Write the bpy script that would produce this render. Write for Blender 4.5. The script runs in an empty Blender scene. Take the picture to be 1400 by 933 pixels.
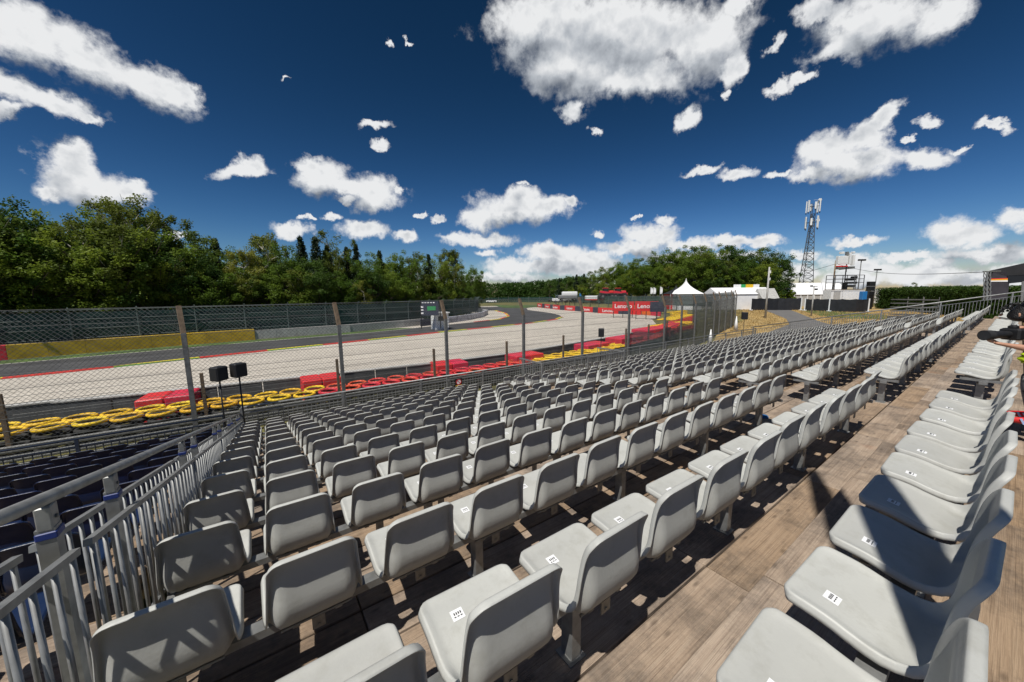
import bpy, bmesh, math, random
from mathutils import Vector, Matrix, noise, geometry
import numpy as np
random.seed(11)
SC = bpy.context.scene
COL = SC.collection
R = math.radians
PI = math.pi

# ------------------------------------------------------------------ camera, sky, sun
EYE = Vector((0, 0, 4.8))
FWD = Vector((0.57298, 0.80859, -0.13380)).normalized()
UPV = Vector((0.0857, 0.1034, 0.9909))
UPV = (UPV - FWD * UPV.dot(FWD)).normalized()
RGT = FWD.cross(UPV).normalized()
FPX = 488.84
cd = bpy.data.cameras.new('camera'); cam = bpy.data.objects.new('camera', cd); COL.objects.link(cam)
cd.sensor_width = 36; cd.lens = 36 * FPX / 1400; cd.clip_start = .05; cd.clip_end = 6000
cam.matrix_world = Matrix(((RGT.x, UPV.x, -FWD.x, EYE.x), (RGT.y, UPV.y, -FWD.y, EYE.y), (RGT.z, UPV.z, -FWD.z, EYE.z), (0, 0, 0, 1)))
SC.camera = cam

def ray(px, py): return FWD + RGT * ((px - 700) / FPX) + UPV * ((466.5 - py) / FPX)
def G(px, py, z=0.0):
    d = ray(px, py); t = (z - 4.8) / d.z; p = EYE + d * t; return (p.x, p.y)
def W(px, py, depth): return EYE + ray(px, py) * depth
def atY(px, py, Y): d = ray(px, py); return EYE + d * (Y / d.y)

TX, TY = .52, .22                      # sunlight travels (+TX, +TY, -1)
sun_dir = Vector((-TX, -TY, 1)).normalized()
sl = bpy.data.lights.new('sun', 'SUN'); sl.energy = 5.0; sl.angle = R(.53); sl.color = (1, .955, .88)
so = bpy.data.objects.new('sun', sl); COL.objects.link(so)
so.rotation_euler = sun_dir.to_track_quat('Z', 'Y').to_euler(); so.location = (0, 0, 60)
SC.view_settings.view_transform = 'Standard'; SC.view_settings.look = 'None'
SC.view_settings.gamma = 1; SC.view_settings.exposure = 0
try: SC.view_settings.use_curve_mapping = False
except Exception: pass

wd = bpy.data.worlds.new('World'); SC.world = wd; wd.use_nodes = True
wt = wd.node_tree; wt.nodes.clear()
def N(t, typ, **kw):
    n = t.nodes.new(typ)
    for k, v in kw.items():
        if k.startswith('i_'): n.inputs[int(k[2:])].default_value = v
        else: setattr(n, k, v)
    return n
def M2(t, op, a, b=None, c=None, clamp=False):
    n = t.nodes.new('ShaderNodeMath'); n.operation = op; n.use_clamp = clamp
    for i, x in enumerate((a, b, c)):
        if x is None: continue
        if isinstance(x, (int, float)): n.inputs[i].default_value = x
        else: t.links.new(x, n.inputs[i])
    return n.outputs[0]
def V2(t, op, a, b=None):
    n = t.nodes.new('ShaderNodeVectorMath'); n.operation = op
    for i, x in enumerate((a, b)):
        if x is None: continue
        if isinstance(x, (tuple, Vector)): n.inputs[i].default_value = tuple(x)
        else: t.links.new(x, n.inputs[i])
    return n
CL = [(30,45,95,45,15),(120,80,95,36,28),(200,115,80,30,25),(250,132,38,16,20),(20,120,70,22,20),(70,140,75,20,14),(120,160,26,10,10),(10,150,50,15,0),
 (108,238,44,44,0),(98,208,34,20,0),(128,262,72,26,0),(182,262,28,18,0),(72,265,26,16,0),
 (330,234,46,12,-5),(343,226,22,14,0),(440,243,44,28,0),(510,262,42,24,10),(430,230,32,18,0),(516,280,30,14,0),(478,255,30,14,0),
 (400,316,30,12,0),(500,313,36,14,0),(555,323,20,9,0),(455,298,14,7,0),(530,62,7,6,0),(562,58,9,3,10),(510,173,26,7,-8),(520,200,17,7,5),(388,103,10,3,0),
 (700,285,66,26,0),(750,280,40,17,0),(655,300,30,22,0),(655,328,62,11,0),(712,268,34,14,0),(620,325,30,8,0),(715,254,13,4,0),
 (840,45,165,72,0),(735,35,68,52,0),(960,60,58,62,0),(860,108,120,34,0),(782,150,18,20,0),(1000,98,20,30,0),(780,90,90,50,10),(940,163,20,15,-20),(815,180,10,6,0),
 (1200,28,105,46,-8),(1150,68,55,24,-10),(1280,30,62,34,-20),(1120,15,36,26,0),(1055,62,12,17,0),(1065,120,22,9,-20),(1100,103,24,7,-20),(1010,10,22,16,0),
 (1160,225,80,28,0),(1128,208,48,26,-10),(1205,160,32,13,-40),(1255,215,60,17,0),(1105,240,36,12,0),(1180,188,34,24,-30),(1272,170,23,9,-5),(1360,172,30,8,5),
 (962,232,32,6,-15),(1008,237,28,11,0),(1070,234,26,6,-10),(885,322,42,20,0),(862,340,50,14,0),(1000,330,66,9,0),(760,345,48,16,0),(705,365,56,14,0),
 (820,318,11,7,0),(870,296,8,3,0),(790,365,90,14,0),(690,380,60,9,0),(1172,331,46,8,0),(1320,320,52,26,0),(1388,302,40,20,0),(1345,346,90,14,-3),
 (1180,362,62,15,0),(1265,376,90,16,0),(1365,380,90,20,0),(1160,382,60,12,0),(1095,372,36,12,0),(1045,330,26,10,0),(948,336,50,9,0),(240,322,25,6,0),
 (600,300,12,5,0),(575,296,8,4,0),(470,272,14,6,0),(545,262,10,6,0),(425,300,10,4,0),(780,275,16,8,0),(800,352,40,12,0),(930,352,60,10,0),(1010,350,50,8,0),(1100,350,34,7,0),(1230,352,44,7,0),(1290,360,50,9,0),(990,130,8,8,0),(1310,205,16,6,0),(1240,190,10,5,0),(905,300,16,8,0),(665,345,22,7,0)]
def cloud_group(major=False):
    g = bpy.data.node_groups.new('cloud_field_upper' if major else 'cloud_field', 'ShaderNodeTree')
    g.interface.new_socket('Vector', in_out='INPUT', socket_type='NodeSocketVector')
    g.interface.new_socket('Value', in_out='OUTPUT', socket_type='NodeSocketFloat')
    gi = g.nodes.new('NodeGroupInput'); go = g.nodes.new('NodeGroupOutput')
    rnd = random.Random(5); specs = []
    for cx, cy, rx, ry, rot in CL:
        if major and rx * ry < 700: continue
        c = ray(cx, cy).normalized(); a = R(rot)
        e1 = ray(cx + rx * math.cos(a) * .5, cy + rx * math.sin(a) * .5).normalized() - ray(cx - rx * math.cos(a) * .5, cy - rx * math.sin(a) * .5).normalized()
        e2 = ray(cx - ry * math.sin(a) * .5, cy + ry * math.cos(a) * .5).normalized() - ray(cx + ry * math.sin(a) * .5, cy - ry * math.cos(a) * .5).normalized()
        specs.append((c, e1, e2))
    for k in range(0 if major else 14):                # the same kind of sky all round, outside the frame
        az = R(rnd.uniform(100, 335)); el = R(rnd.uniform(6, 60))
        c = Vector((math.sin(az) * math.cos(el), math.cos(az) * math.cos(el), math.sin(el)))
        h = Vector((math.cos(az), -math.sin(az), 0)); v = c.cross(h)
        s = rnd.uniform(.06, .2)
        for q in range(2): specs.append(((c + h * s * q * .8).normalized(), h * s * (1 - .3 * q), v * s * rnd.uniform(.3, .5)))
    prev = None; cnt = 0; src = gi.outputs[0]
    for c, e1, e2 in specs:
        l1 = max(e1.length, 1e-4); x = e1.normalized(); z = c.normalized(); x = (x - z * x.dot(z)).normalized(); y = z.cross(x)
        l2 = max(abs(e2.dot(y)), 1e-4)
        m = Matrix((x, y, z)).transposed()
        mp = g.nodes.new('ShaderNodeMapping'); mp.vector_type = 'TEXTURE'
        mp.inputs['Location'].default_value = c; mp.inputs['Rotation'].default_value = m.to_euler('XYZ'); mp.inputs['Scale'].default_value = (l1 * 1.12, l2 * 1.12, .6)
        if cnt % 8 == 0 and prev is not None:      # keeps the shader evaluation sequential
            ma = g.nodes.new('ShaderNodeVectorMath'); ma.operation = 'MULTIPLY_ADD'; g.links.new(prev, ma.inputs[0]); ma.inputs[1].default_value = (1e-7, 1e-7, 1e-7); g.links.new(gi.outputs[0], ma.inputs[2]); src = ma.outputs[0]
        cnt += 1
        g.links.new(src, mp.inputs['Vector'])
        ln = g.nodes.new('ShaderNodeVectorMath'); ln.operation = 'LENGTH'; g.links.new(mp.outputs[0], ln.inputs[0])
        if prev is None: prev = ln.outputs['Value']
        else:
            s = g.nodes.new('ShaderNodeMath'); s.operation = 'SMOOTH_MIN'; s.inputs[2].default_value = .25
            g.links.new(prev, s.inputs[0]); g.links.new(ln.outputs['Value'], s.inputs[1]); prev = s.outputs[0]
    o = M2(g, 'SUBTRACT', 1.0, prev); g.links.new(o, go.inputs[0])
    return g
def build_world():
    t = wt; L = t.links.new
    sky = N(t, 'ShaderNodeTexSky', sky_type='NISHITA'); sky.sun_disc = False
    sky.sun_elevation = math.asin(sun_dir.z); sky.sun_rotation = math.atan2(sun_dir.x, sun_dir.y)
    sky.air_density = 1.0; sky.dust_density = .35; sky.ozone_density = 3.5; sky.altitude = 450
    sp = N(t, 'ShaderNodeSeparateColor'); L(sky.outputs[0], sp.inputs[0]); hs = N(t, 'ShaderNodeCombineColor')      # polarised, deep blue sky
    for q, gm_ in enumerate((2.2, 1.85, 2.15)): L(M2(t, 'POWER', sp.outputs[q], gm_), hs.inputs[q])
    mul = N(t, 'ShaderNodeMix', data_type='RGBA', blend_type='MULTIPLY'); mul.inputs['Factor'].default_value = 1
    L(hs.outputs[0], mul.inputs['A']); mul.inputs['B'].default_value = SKY_TINT
    tc = N(t, 'ShaderNodeTexCoord'); nrm = V2(t, 'NORMALIZE', tc.outputs['Generated'])
    p = nrm.outputs[0]
    n1 = N(t, 'ShaderNodeTexNoise'); n1.inputs['Scale'].default_value = 13; n1.inputs['Detail'].default_value = 9; n1.inputs['Roughness'].default_value = .62; L(p, n1.inputs['Vector'])
    n1b = N(t, 'ShaderNodeTexNoise'); n1b.inputs['Scale'].default_value = 34; n1b.inputs['Detail'].default_value = 5; n1b.inputs['Roughness'].default_value = .6; L(p, n1b.inputs['Vector'])
    off = tuple(sun_dir * .012 + Vector((0, 0, .010)))
    p2 = V2(t, 'ADD', p, off).outputs[0]
    n2 = N(t, 'ShaderNodeTexNoise'); n2.inputs['Scale'].default_value = 11; n2.inputs['Detail'].default_value = 4; n2.inputs['Roughness'].default_value = .5; L(p2, n2.inputs['Vector'])
    n3 = N(t, 'ShaderNodeTexNoise'); n3.inputs['Scale'].default_value = 11; n3.inputs['Detail'].default_value = 4; n3.inputs['Roughness'].default_value = .5; L(p, n3.inputs['Vector'])
    grp = cloud_group()
    nw = N(t, 'ShaderNodeTexNoise'); nw.inputs['Scale'].default_value = 24; nw.inputs['Detail'].default_value = 6; nw.inputs['Roughness'].default_value = .62; L(p, nw.inputs['Vector'])
    wv = V2(t, 'SUBTRACT', nw.outputs['Color'], (.5, .5, .5)).outputs[0]; wm = t.nodes.new('ShaderNodeVectorMath'); wm.operation = 'MULTIPLY_ADD'; L(wv, wm.inputs[0]); wm.inputs[1].default_value = (.075, .075, .055); L(p, wm.inputs[2]); p = wm.outputs[0]
    f1 = t.nodes.new('ShaderNodeGroup'); f1.node_tree = grp; L(p, f1.inputs[0])
    q3 = V2(t, 'MULTIPLY_ADD', f1.outputs[0]); q3.inputs[1].default_value = (1e-7,) * 3; L(p, q3.inputs[2]); p3 = V2(t, 'ADD', q3.outputs[0], (0, 0, .045)).outputs[0]
    f2 = t.nodes.new('ShaderNodeGroup'); f2.node_tree = cloud_group(True); L(p3, f2.inputs[0])
    nz = M2(t, 'ADD', M2(t, 'MULTIPLY', M2(t, 'SUBTRACT', n1.outputs[0], .5), 2.0), M2(t, 'MULTIPLY', M2(t, 'SUBTRACT', n1b.outputs[0], .5), .9))
    dens = M2(t, 'ADD', M2(t, 'MULTIPLY', f1.outputs[0], 1.5), nz)
    mask = N(t, 'ShaderNodeMapRange', interpolation_type='SMOOTHSTEP'); mask.inputs['From Min'].default_value = .0; mask.inputs['From Max'].default_value = .85; L(dens, mask.inputs[0])
    relief = M2(t, 'MULTIPLY', M2(t, 'SUBTRACT', n3.outputs[0], n2.outputs[0]), 1.45)
    side = M2(t, 'MULTIPLY', M2(t, 'MINIMUM', M2(t, 'SUBTRACT', f1.outputs[0], f2.outputs[0]), .35), .75)      # >0 on the upper side
    thick = M2(t, 'MULTIPLY', M2(t, 'MAXIMUM', M2(t, 'SUBTRACT', dens, .6), 0), -.20)
    sh = M2(t, 'ADD', M2(t, 'ADD', M2(t, 'ADD', relief, side), thick), .66, clamp=True)
    cr = N(t, 'ShaderNodeValToRGB'); L(sh, cr.inputs[0])
    cr.color_ramp.elements[0].position = .12; cr.color_ramp.elements[0].color = (.19, .215, .255, 1)
    cr.color_ramp.elements[1].position = .82; cr.color_ramp.elements[1].color = (.82, .83, .84, 1)
    e = cr.color_ramp.elements.new(.5); e.color = (.48, .51, .55, 1)
    b1 = N(t, 'ShaderNodeBackground'); b1.inputs[1].default_value = SKY_STR; L(mul.outputs['Result'], b1.inputs[0])
    b2 = N(t, 'ShaderNodeBackground'); b2.inputs[1].default_value = CLOUD_STR; L(cr.outputs[0], b2.inputs[0])
    mx = N(t, 'ShaderNodeMixShader'); L(mask.outputs[0], mx.inputs[0]); L(b1.outputs[0], mx.inputs[1]); L(b2.outputs[0], mx.inputs[2])
    out = N(t, 'ShaderNodeOutputWorld'); L(mx.outputs[0], out.inputs[0])
SKY_TINT = (.155, .262, .158, 1); SKY_STR = .05; CLOUD_STR = 1.0
build_world()
wd.cycles.sampling_method = 'MANUAL'; wd.cycles.sample_map_resolution = 512

# ------------------------------------------------------------------ materials
def mat(name, base, rough=.6, metal=0, var=.12, scale=8, bump=0, bscale=30, objvar=0, spec=.5, trans=0):
    m = bpy.data.materials.new(name); m.use_nodes = True; t = m.node_tree; L = t.links.new
    b = t.nodes['Principled BSDF']; b.inputs['Roughness'].default_value = rough; b.inputs['Metallic'].default_value = metal
    b.inputs['Specular IOR Level'].default_value = spec
    tc = N(t, 'ShaderNodeTexCoord')
    n = N(t, 'ShaderNodeTexNoise'); n.inputs['Scale'].default_value = scale; n.inputs['Detail'].default_value = 6; L(tc.outputs['Object'], n.inputs['Vector'])
    c0 = tuple(x * (1 - var) for x in base); c1 = tuple(min(1, x * (1 + var)) for x in base)
    r = N(t, 'ShaderNodeValToRGB'); r.color_ramp.elements[0].position = .3; r.color_ramp.elements[1].position = .7
    r.color_ramp.elements[0].color = (*c0, 1); r.color_ramp.elements[1].color = (*c1, 1); L(n.outputs[0], r.inputs[0])
    col = r.outputs[0]
    if objvar:
        oi = N(t, 'ShaderNodeObjectInfo'); hsv = N(t, 'ShaderNodeHueSaturation')
        L(M2(t, 'ADD', M2(t, 'MULTIPLY', oi.outputs['Random'], objvar), 1 - objvar / 2), hsv.inputs['Value'])
        L(M2(t, 'ADD', M2(t, 'MULTIPLY', oi.outputs['Random'], objvar * .12), .5 - objvar * .06), hsv.inputs['Hue'])
        L(col, hsv.inputs['Color']); col = hsv.outputs[0]
    L(col, b.inputs['Base Color'])
    if bump:
        n2 = N(t, 'ShaderNodeTexNoise'); n2.inputs['Scale'].default_value = bscale; n2.inputs['Detail'].default_value = 5; L(tc.outputs['Object'], n2.inputs['Vector'])
        bp = N(t, 'ShaderNodeBump'); bp.inputs['Strength'].default_value = bump; bp.inputs['Distance'].default_value = .02
        L(n2.outputs[0], bp.inputs['Height']); L(bp.outputs[0], b.inputs['Normal'])
    return m
MT = {}
def shell_mat(name, base, rough, thin):
    m = mat(name, base, rough, 0, .05, 5, .05, 60, objvar=.17, spec=.5)
    t = m.node_tree; L = t.links.new; b = t.nodes['Principled BSDF']; out = t.nodes['Material Output']
    src = b.inputs['Base Color'].links[0].from_socket
    # scuffs and dust
    tc = N(t, 'ShaderNodeTexCoord'); oi = N(t, 'ShaderNodeObjectInfo')
    ad = V2(t, 'ADD', tc.outputs['Object']); L(V2(t, 'SCALE', oi.outputs['Location']).outputs[0], ad.inputs[1])
    s1 = N(t, 'ShaderNodeTexNoise'); s1.inputs['Scale'].default_value = 9; s1.inputs['Detail'].default_value = 8; s1.inputs['Roughness'].default_value = .7; L(ad.outputs[0], s1.inputs['Vector'])
    ram = N(t, 'ShaderNodeValToRGB'); ram.color_ramp.elements[0].position = .5; ram.color_ramp.elements[1].position = .78; L(s1.outputs[0], ram.inputs[0])
    mx = N(t, 'ShaderNodeMix', data_type='RGBA', blend_type='MIX'); L(M2(t, 'MULTIPLY', ram.outputs[0], .5), mx.inputs['Factor']); L(src, mx.inputs['A']); mx.inputs['B'].default_value = (base[0] * .62, base[1] * .6, base[2] * .54, 1)
    L(mx.outputs['Result'], b.inputs['Base Color'])
    L(M2(t, 'ADD', M2(t, 'MULTIPLY', s1.outputs[0], .25), rough - .1), b.inputs['Roughness'])
    if thin:   # light passes the thin moulded panel, not the doubled rim (wall thickness is stored on the mesh)
        at = N(t, 'ShaderNodeAttribute', attribute_name='thin'); tr = N(t, 'ShaderNodeBsdfTranslucent'); L(mx.outputs['Result'], tr.inputs[0])
        ms = N(t, 'ShaderNodeMixShader'); L(M2(t, 'MULTIPLY', at.outputs['Fac'], thin), ms.inputs[0]); L(b.outputs[0], ms.inputs[1]); L(tr.outputs[0], ms.inputs[2]); L(ms.outputs[0], out.inputs[0])
    return m
MT['shell'] = shell_mat('pale_grey_plastic', (.435, .44, .415), .50, .16)
MT['blue_shell'] = shell_mat('navy_blue_plastic', (.005, .014, .05), .32, 0)
MT['galv'] = mat('galvanised_steel', (.27, .275, .27), .5, .55, .22, 14)
MT['galv2'] = mat('weathered_galvanised_steel', (.15, .152, .148), .65, .3, .3, 12)
MT['bracket'] = mat('zinc_bracket', (.30, .29, .26), .5, .7, .2, 40)
MT['blueclamp'] = mat('blue_plastic_clamp', (.012, .03, .16), .45, 0, .1, 20)
MT['black'] = mat('black_plastic', (.012, .012, .013), .5, 0, .2, 20)
MT['grille'] = mat('black_speaker_grille', (.016, .016, .017), .75, 0, .3, 200, .3, 300)
MT['white'] = mat('white_paint', (.74, .75, .75), .5, 0, .06, 3)
MT['fabricw'] = mat('white_tent_fabric', (.78, .78, .78), .8, 0, .05, 1)
MT['label'] = mat('white_paper_label', (.78, .79, .80), .5, 0, .03, 30)
MT['ink'] = mat('black_ink', (.02, .02, .02), .6, 0, .1, 30)
MT['yellow'] = mat('yellow_rubber', (.72, .45, .015), .6, 0, .18, 6, objvar=.2)
MT['red'] = mat('red_rubber', (.60, .035, .03), .55, 0, .18, 6, objvar=.25)
MT['redfoam'] = mat('red_foam_block', (.62, .03, .045), .5, 0, .12, 3, objvar=.15)
MT['tyre'] = mat('black_tyre_rubber', (.02, .02, .02), .8, 0, .25, 10)
MT['darkpanel'] = mat('dark_grey_barrier_panel', (.075, .078, .082), .6, 0, .25, 2.5, .15, 20, objvar=.2)
MT['concrete'] = mat('pale_concrete', (.40, .395, .375), .85, 0, .18, 3, .2, 30)
MT['asphalt'] = mat('grey_asphalt', (.060, .060, .063), .9, 0, .22, .35, .2, 60)
def streaks(m, amt):
    t = m.node_tree; L = t.links.new; b = t.nodes['Principled BSDF']; src = b.inputs['Base Color'].links[0].from_socket; tc = N(t, 'ShaderNodeTexCoord')
    mp = N(t, 'ShaderNodeMapping'); mp.inputs['Rotation'].default_value = (0, 0, -.13); mp.inputs['Scale'].default_value = (.025, .7, 1); L(tc.outputs['Object'], mp.inputs['Vector'])
    n = N(t, 'ShaderNodeTexNoise'); n.inputs['Scale'].default_value = 1; n.inputs['Detail'].default_value = 6; n.inputs['Roughness'].default_value = .65; L(mp.outputs[0], n.inputs['Vector'])
    r = N(t, 'ShaderNodeValToRGB'); L(n.outputs[0], r.inputs[0]); r.color_ramp.elements[0].position = .35; r.color_ramp.elements[0].color = (1 - amt, 1 - amt, 1 - amt, 1); r.color_ramp.elements[1].position = .65; r.color_ramp.elements[1].color = (1 + amt * .6, 1 + amt * .6, 1 + amt * .55, 1)
    mx = N(t, 'ShaderNodeMix', data_type='RGBA', blend_type='MULTIPLY'); mx.inputs['Factor'].default_value = 1; L(src, mx.inputs['A']); L(r.outputs[0], mx.inputs['B']); L(mx.outputs['Result'], b.inputs['Base Color'])
streaks(MT['asphalt'], .42)
MT['asphalt2'] = mat('worn_access_road_asphalt', (.13, .125, .12), .95, 0, .2, .5, .2, 60)
MT['grass'] = mat('dry_patchy_grass', (.13, .12, .035), .95, 0, .5, .25, .5, 8)
MT['green'] = mat('green_grass', (.06, .105, .02), .95, 0, .4, .6, .5, 8)
MT['straw'] = mat('straw_coloured_dry_grass', (.34, .235, .09), .95, 0, .35, .45, .8, 9)
MT['fencegreen'] = mat('dark_green_fence_fabric', (.012, .05, .042), .8, 0, .25, 1.2)
MT['netting'] = None
MT['tarp'] = mat('black_tarpaulin', (.014, .015, .018), .55, 0, .3, 1.5, .6, 2.5)
MT['orange'] = mat('orange_panel', (.75, .15, .02), .6)
MT['bannerred'] = mat('red_banner_print', (.62, .02, .02), .5, 0, .04, 1)
MT['bannerblack'] = mat('black_banner_print', (.03, .035, .06), .5)
MT['bannerwhite'] = mat('white_banner_print', (.8, .8, .8), .5)
MT['skyblue'] = mat('blue_paint', (.02, .17, .45), .5)
MT['trunk'] = mat('brown_bark', (.07, .055, .04), .9, 0, .3, 8, .5, 30)
MT['birch'] = mat('white_birch_bark', (.42, .40, .36), .85, 0, .35, 7, .3, 20)
MT['skin'] = mat('skin', (.42, .22, .14), .55, 0, .08, 6)
MT['hair'] = mat('black_hair', (.006, .005, .005), .5, 0, .3, 60, .6, 120)
MT['shirt'] = mat('black_cotton', (.012, .012, .014), .9, 0, .2, 30, .3, 90)
MT['neon'] = mat('neon_yellow_fabric', (.62, .80, .02), .7)
MT['glass'] = mat('dark_glass', (.02, .025, .03), .1, 0, .1, 3)
MT['wire'] = mat('dull_fence_wire', (.13, .135, .13), .7, .2, .3, 3)
MT['darksteel'] = mat('dark_weathered_steel', (.085, .09, .095), .6, .3, .2, 3)
MT['brownpost'] = mat('weathered_brown_post', (.14, .10, .065), .85, 0, .3, 8, .3, 30)
MT['timber'] = mat('timber_pole', (.20, .14, .085), .85, 0, .3, 5, .3, 20)
MT['hedge'] = None

def gravel_mat():
    m = mat('pale_gravel', (.60, .555, .49), .95, 0, .10, .15, 0); t = m.node_tree; L = t.links.new; b = t.nodes['Principled BSDF']
    src = b.inputs['Base Color'].links[0].from_socket
    tc = N(t, 'ShaderNodeTexCoord')
    v = N(t, 'ShaderNodeTexVoronoi'); v.inputs['Scale'].default_value = 5.5; L(tc.outputs['Object'], v.inputs['Vector'])
    n = N(t, 'ShaderNodeTexNoise'); n.inputs['Scale'].default_value = 3; n.inputs['Detail'].default_value = 8; n.inputs['Roughness'].default_value = .75; L(tc.outputs['Object'], n.inputs['Vector'])
    w = N(t, 'ShaderNodeTexWave'); w.inputs['Scale'].default_value = .9; w.inputs['Distortion'].default_value = 2; w.inputs['Detail'].default_value = 3; w.bands_direction = 'Y'; L(tc.outputs['Object'], w.inputs['Vector'])
    f = M2(t, 'ADD', M2(t, 'MULTIPLY', n.outputs[0], .8), M2(t, 'MULTIPLY', w.outputs[0], .12))
    r = N(t, 'ShaderNodeValToRGB'); r.color_ramp.elements[0].position = .28; r.color_ramp.elements[0].color = (.52, .50, .47, 1); r.color_ramp.elements[1].position = .62; r.color_ramp.elements[1].color = (1, 1, 1, 1); L(f, r.inputs[0])
    mx = N(t, 'ShaderNodeMix', data_type='RGBA', blend_type='MULTIPLY'); mx.inputs['Factor'].default_value = 1; L(src, mx.inputs['A']); L(r.outputs[0], mx.inputs['B']); L(mx.outputs['Result'], b.inputs['Base Color'])
    bp = N(t, 'ShaderNodeBump'); bp.inputs['Strength'].default_value = .7; bp.inputs['Distance'].default_value = .06; L(f, bp.inputs['Height']); L(bp.outputs[0], b.inputs['Normal'])
    return m
MT['gravel'] = gravel_mat(); streaks(MT['gravel'], .12)

def wood_mat():
    m = bpy.data.materials.new('weathered_deck_board'); m.use_nodes = True; t = m.node_tree; L = t.links.new; b = t.nodes['Principled BSDF']
    b.inputs['Roughness'].default_value = .82; b.inputs['Specular IOR Level'].default_value = .25
    tc = N(t, 'ShaderNodeTexCoord'); oi = N(t, 'ShaderNodeObjectInfo')
    sc = V2(t, 'SCALE', oi.outputs['Location']); sc.inputs['Scale'].default_value = 3.7
    p = V2(t, 'ADD', tc.outputs['Object'], sc.outputs[0]).outputs[0]
    mp = N(t, 'ShaderNodeMapping'); mp.inputs['Scale'].default_value = (.55, 17, 8); L(p, mp.inputs['Vector'])
    g = N(t, 'ShaderNodeTexNoise'); g.inputs['Scale'].default_value = 2.4; g.inputs['Detail'].default_value = 9; g.inputs['Roughness'].default_value = .68; g.inputs['Distortion'].default_value = .25; L(mp.outputs[0], g.inputs['Vector'])
    mp2 = N(t, 'ShaderNodeMapping'); mp2.inputs['Scale'].default_value = (.8, 80, 10); L(p, mp2.inputs['Vector'])
    g2 = N(t, 'ShaderNodeTexNoise'); g2.inputs['Scale'].default_value = 3; g2.inputs['Detail'].default_value = 5; g2.inputs['Distortion'].default_value = .15; L(mp2.outputs[0], g2.inputs['Vector'])
    # knots
    mk = N(t, 'ShaderNodeMapping'); mk.inputs['Scale'].default_value = (1.6, 4.6, 1); L(p, mk.inputs['Vector'])
    vk = N(t, 'ShaderNodeTexVoronoi'); vk.voronoi_dimensions = '2D'; vk.inputs['Scale'].default_value = 1.15; L(mk.outputs[0], vk.inputs['Vector'])
    kn = N(t, 'ShaderNodeValToRGB'); kn.color_ramp.elements[0].position = .02; kn.color_ramp.elements[0].color = (1, 1, 1, 1); kn.color_ramp.elements[1].position = .075; kn.color_ramp.elements[1].color = (0, 0, 0, 1); L(vk.outputs['Distance'], kn.inputs[0])
    mp3 = N(t, 'ShaderNodeMapping'); mp3.inputs['Scale'].default_value = (1.1, 150, 10); L(p, mp3.inputs['Vector'])
    g3 = N(t, 'ShaderNodeTexNoise'); g3.inputs['Scale'].default_value = 2; g3.inputs['Detail'].default_value = 3; L(mp3.outputs[0], g3.inputs['Vector'])
    # blotchy stains
    st = N(t, 'ShaderNodeTexNoise'); st.inputs['Scale'].default_value = 2.1; st.inputs['Detail'].default_value = 7; st.inputs['Roughness'].default_value = .75; L(p, st.inputs['Vector'])
    r1 = N(t, 'ShaderNodeValToRGB'); L(g.outputs[0], r1.inputs[0])
    r1.color_ramp.elements[0].position = .3; r1.color_ramp.elements[0].color = (.25, .175, .115, 1)
    r1.color_ramp.elements[1].position = .72; r1.color_ramp.elements[1].color = (.38, .285, .20, 1)
    e = r1.color_ramp.elements.new(.5); e.color = (.32, .23, .155, 1)
    r2 = N(t, 'ShaderNodeValToRGB'); L(g2.outputs[0], r2.inputs[0]); r2.color_ramp.elements[0].position = .36; r2.color_ramp.elements[0].color = (.50, .45, .42, 1); r2.color_ramp.elements[1].position = .43; r2.color_ramp.elements[1].color = (1, 1, 1, 1)
    mx = N(t, 'ShaderNodeMix', data_type='RGBA', blend_type='MULTIPLY'); mx.inputs['Factor'].default_value = .45; L(r1.outputs[0], mx.inputs['A']); L(r2.outputs[0], mx.inputs['B'])
    r5 = N(t, 'ShaderNodeValToRGB'); L(g3.outputs[0], r5.inputs[0]); r5.color_ramp.elements[0].position = .38; r5.color_ramp.elements[0].color = (.68, .66, .64, 1); r5.color_ramp.elements[1].position = .52; r5.color_ramp.elements[1].color = (1.06, 1.05, 1.04, 1)
    mxs = N(t, 'ShaderNodeMix', data_type='RGBA', blend_type='MULTIPLY'); mxs.inputs['Factor'].default_value = .8; L(mx.outputs['Result'], mxs.inputs['A']); L(r5.outputs[0], mxs.inputs['B']); mxs.inputs['Factor'].default_value = .32; mx = mxs
    r3 = N(t, 'ShaderNodeValToRGB'); L(st.outputs[0], r3.inputs[0]); r3.color_ramp.elements[0].position = .40; r3.color_ramp.elements[0].color = (.58, .585, .60, 1); r3.color_ramp.elements[1].position = .58; r3.color_ramp.elements[1].color = (1.12, 1.08, 1.0, 1)
    mx2 = N(t, 'ShaderNodeMix', data_type='RGBA', blend_type='MULTIPLY'); mx2.inputs['Factor'].default_value = 1; L(mx.outputs['Result'], mx2.inputs['A']); L(r3.outputs[0], mx2.inputs['B'])
    st2 = N(t, 'ShaderNodeTexNoise'); st2.inputs['Scale'].default_value = 1.4; st2.inputs['Detail'].default_value = 4; L(V2(t, 'ADD', p, (7.1, 3.3, 1)).outputs[0], st2.inputs['Vector'])
    r4 = N(t, 'ShaderNodeValToRGB'); L(st2.outputs[0], r4.inputs[0]); r4.color_ramp.elements[0].position = .66; r4.color_ramp.elements[0].color = (0, 0, 0, 1); r4.color_ramp.elements[1].position = .74; r4.color_ramp.elements[1].color = (1, 1, 1, 1)
    mx3 = N(t, 'ShaderNodeMix', data_type='RGBA'); L(M2(t, 'MULTIPLY', r4.outputs[0], .55), mx3.inputs['Factor']); L(mx2.outputs['Result'], mx3.inputs['A']); mx3.inputs['B'].default_value = (.30, .12, .035, 1)
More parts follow.
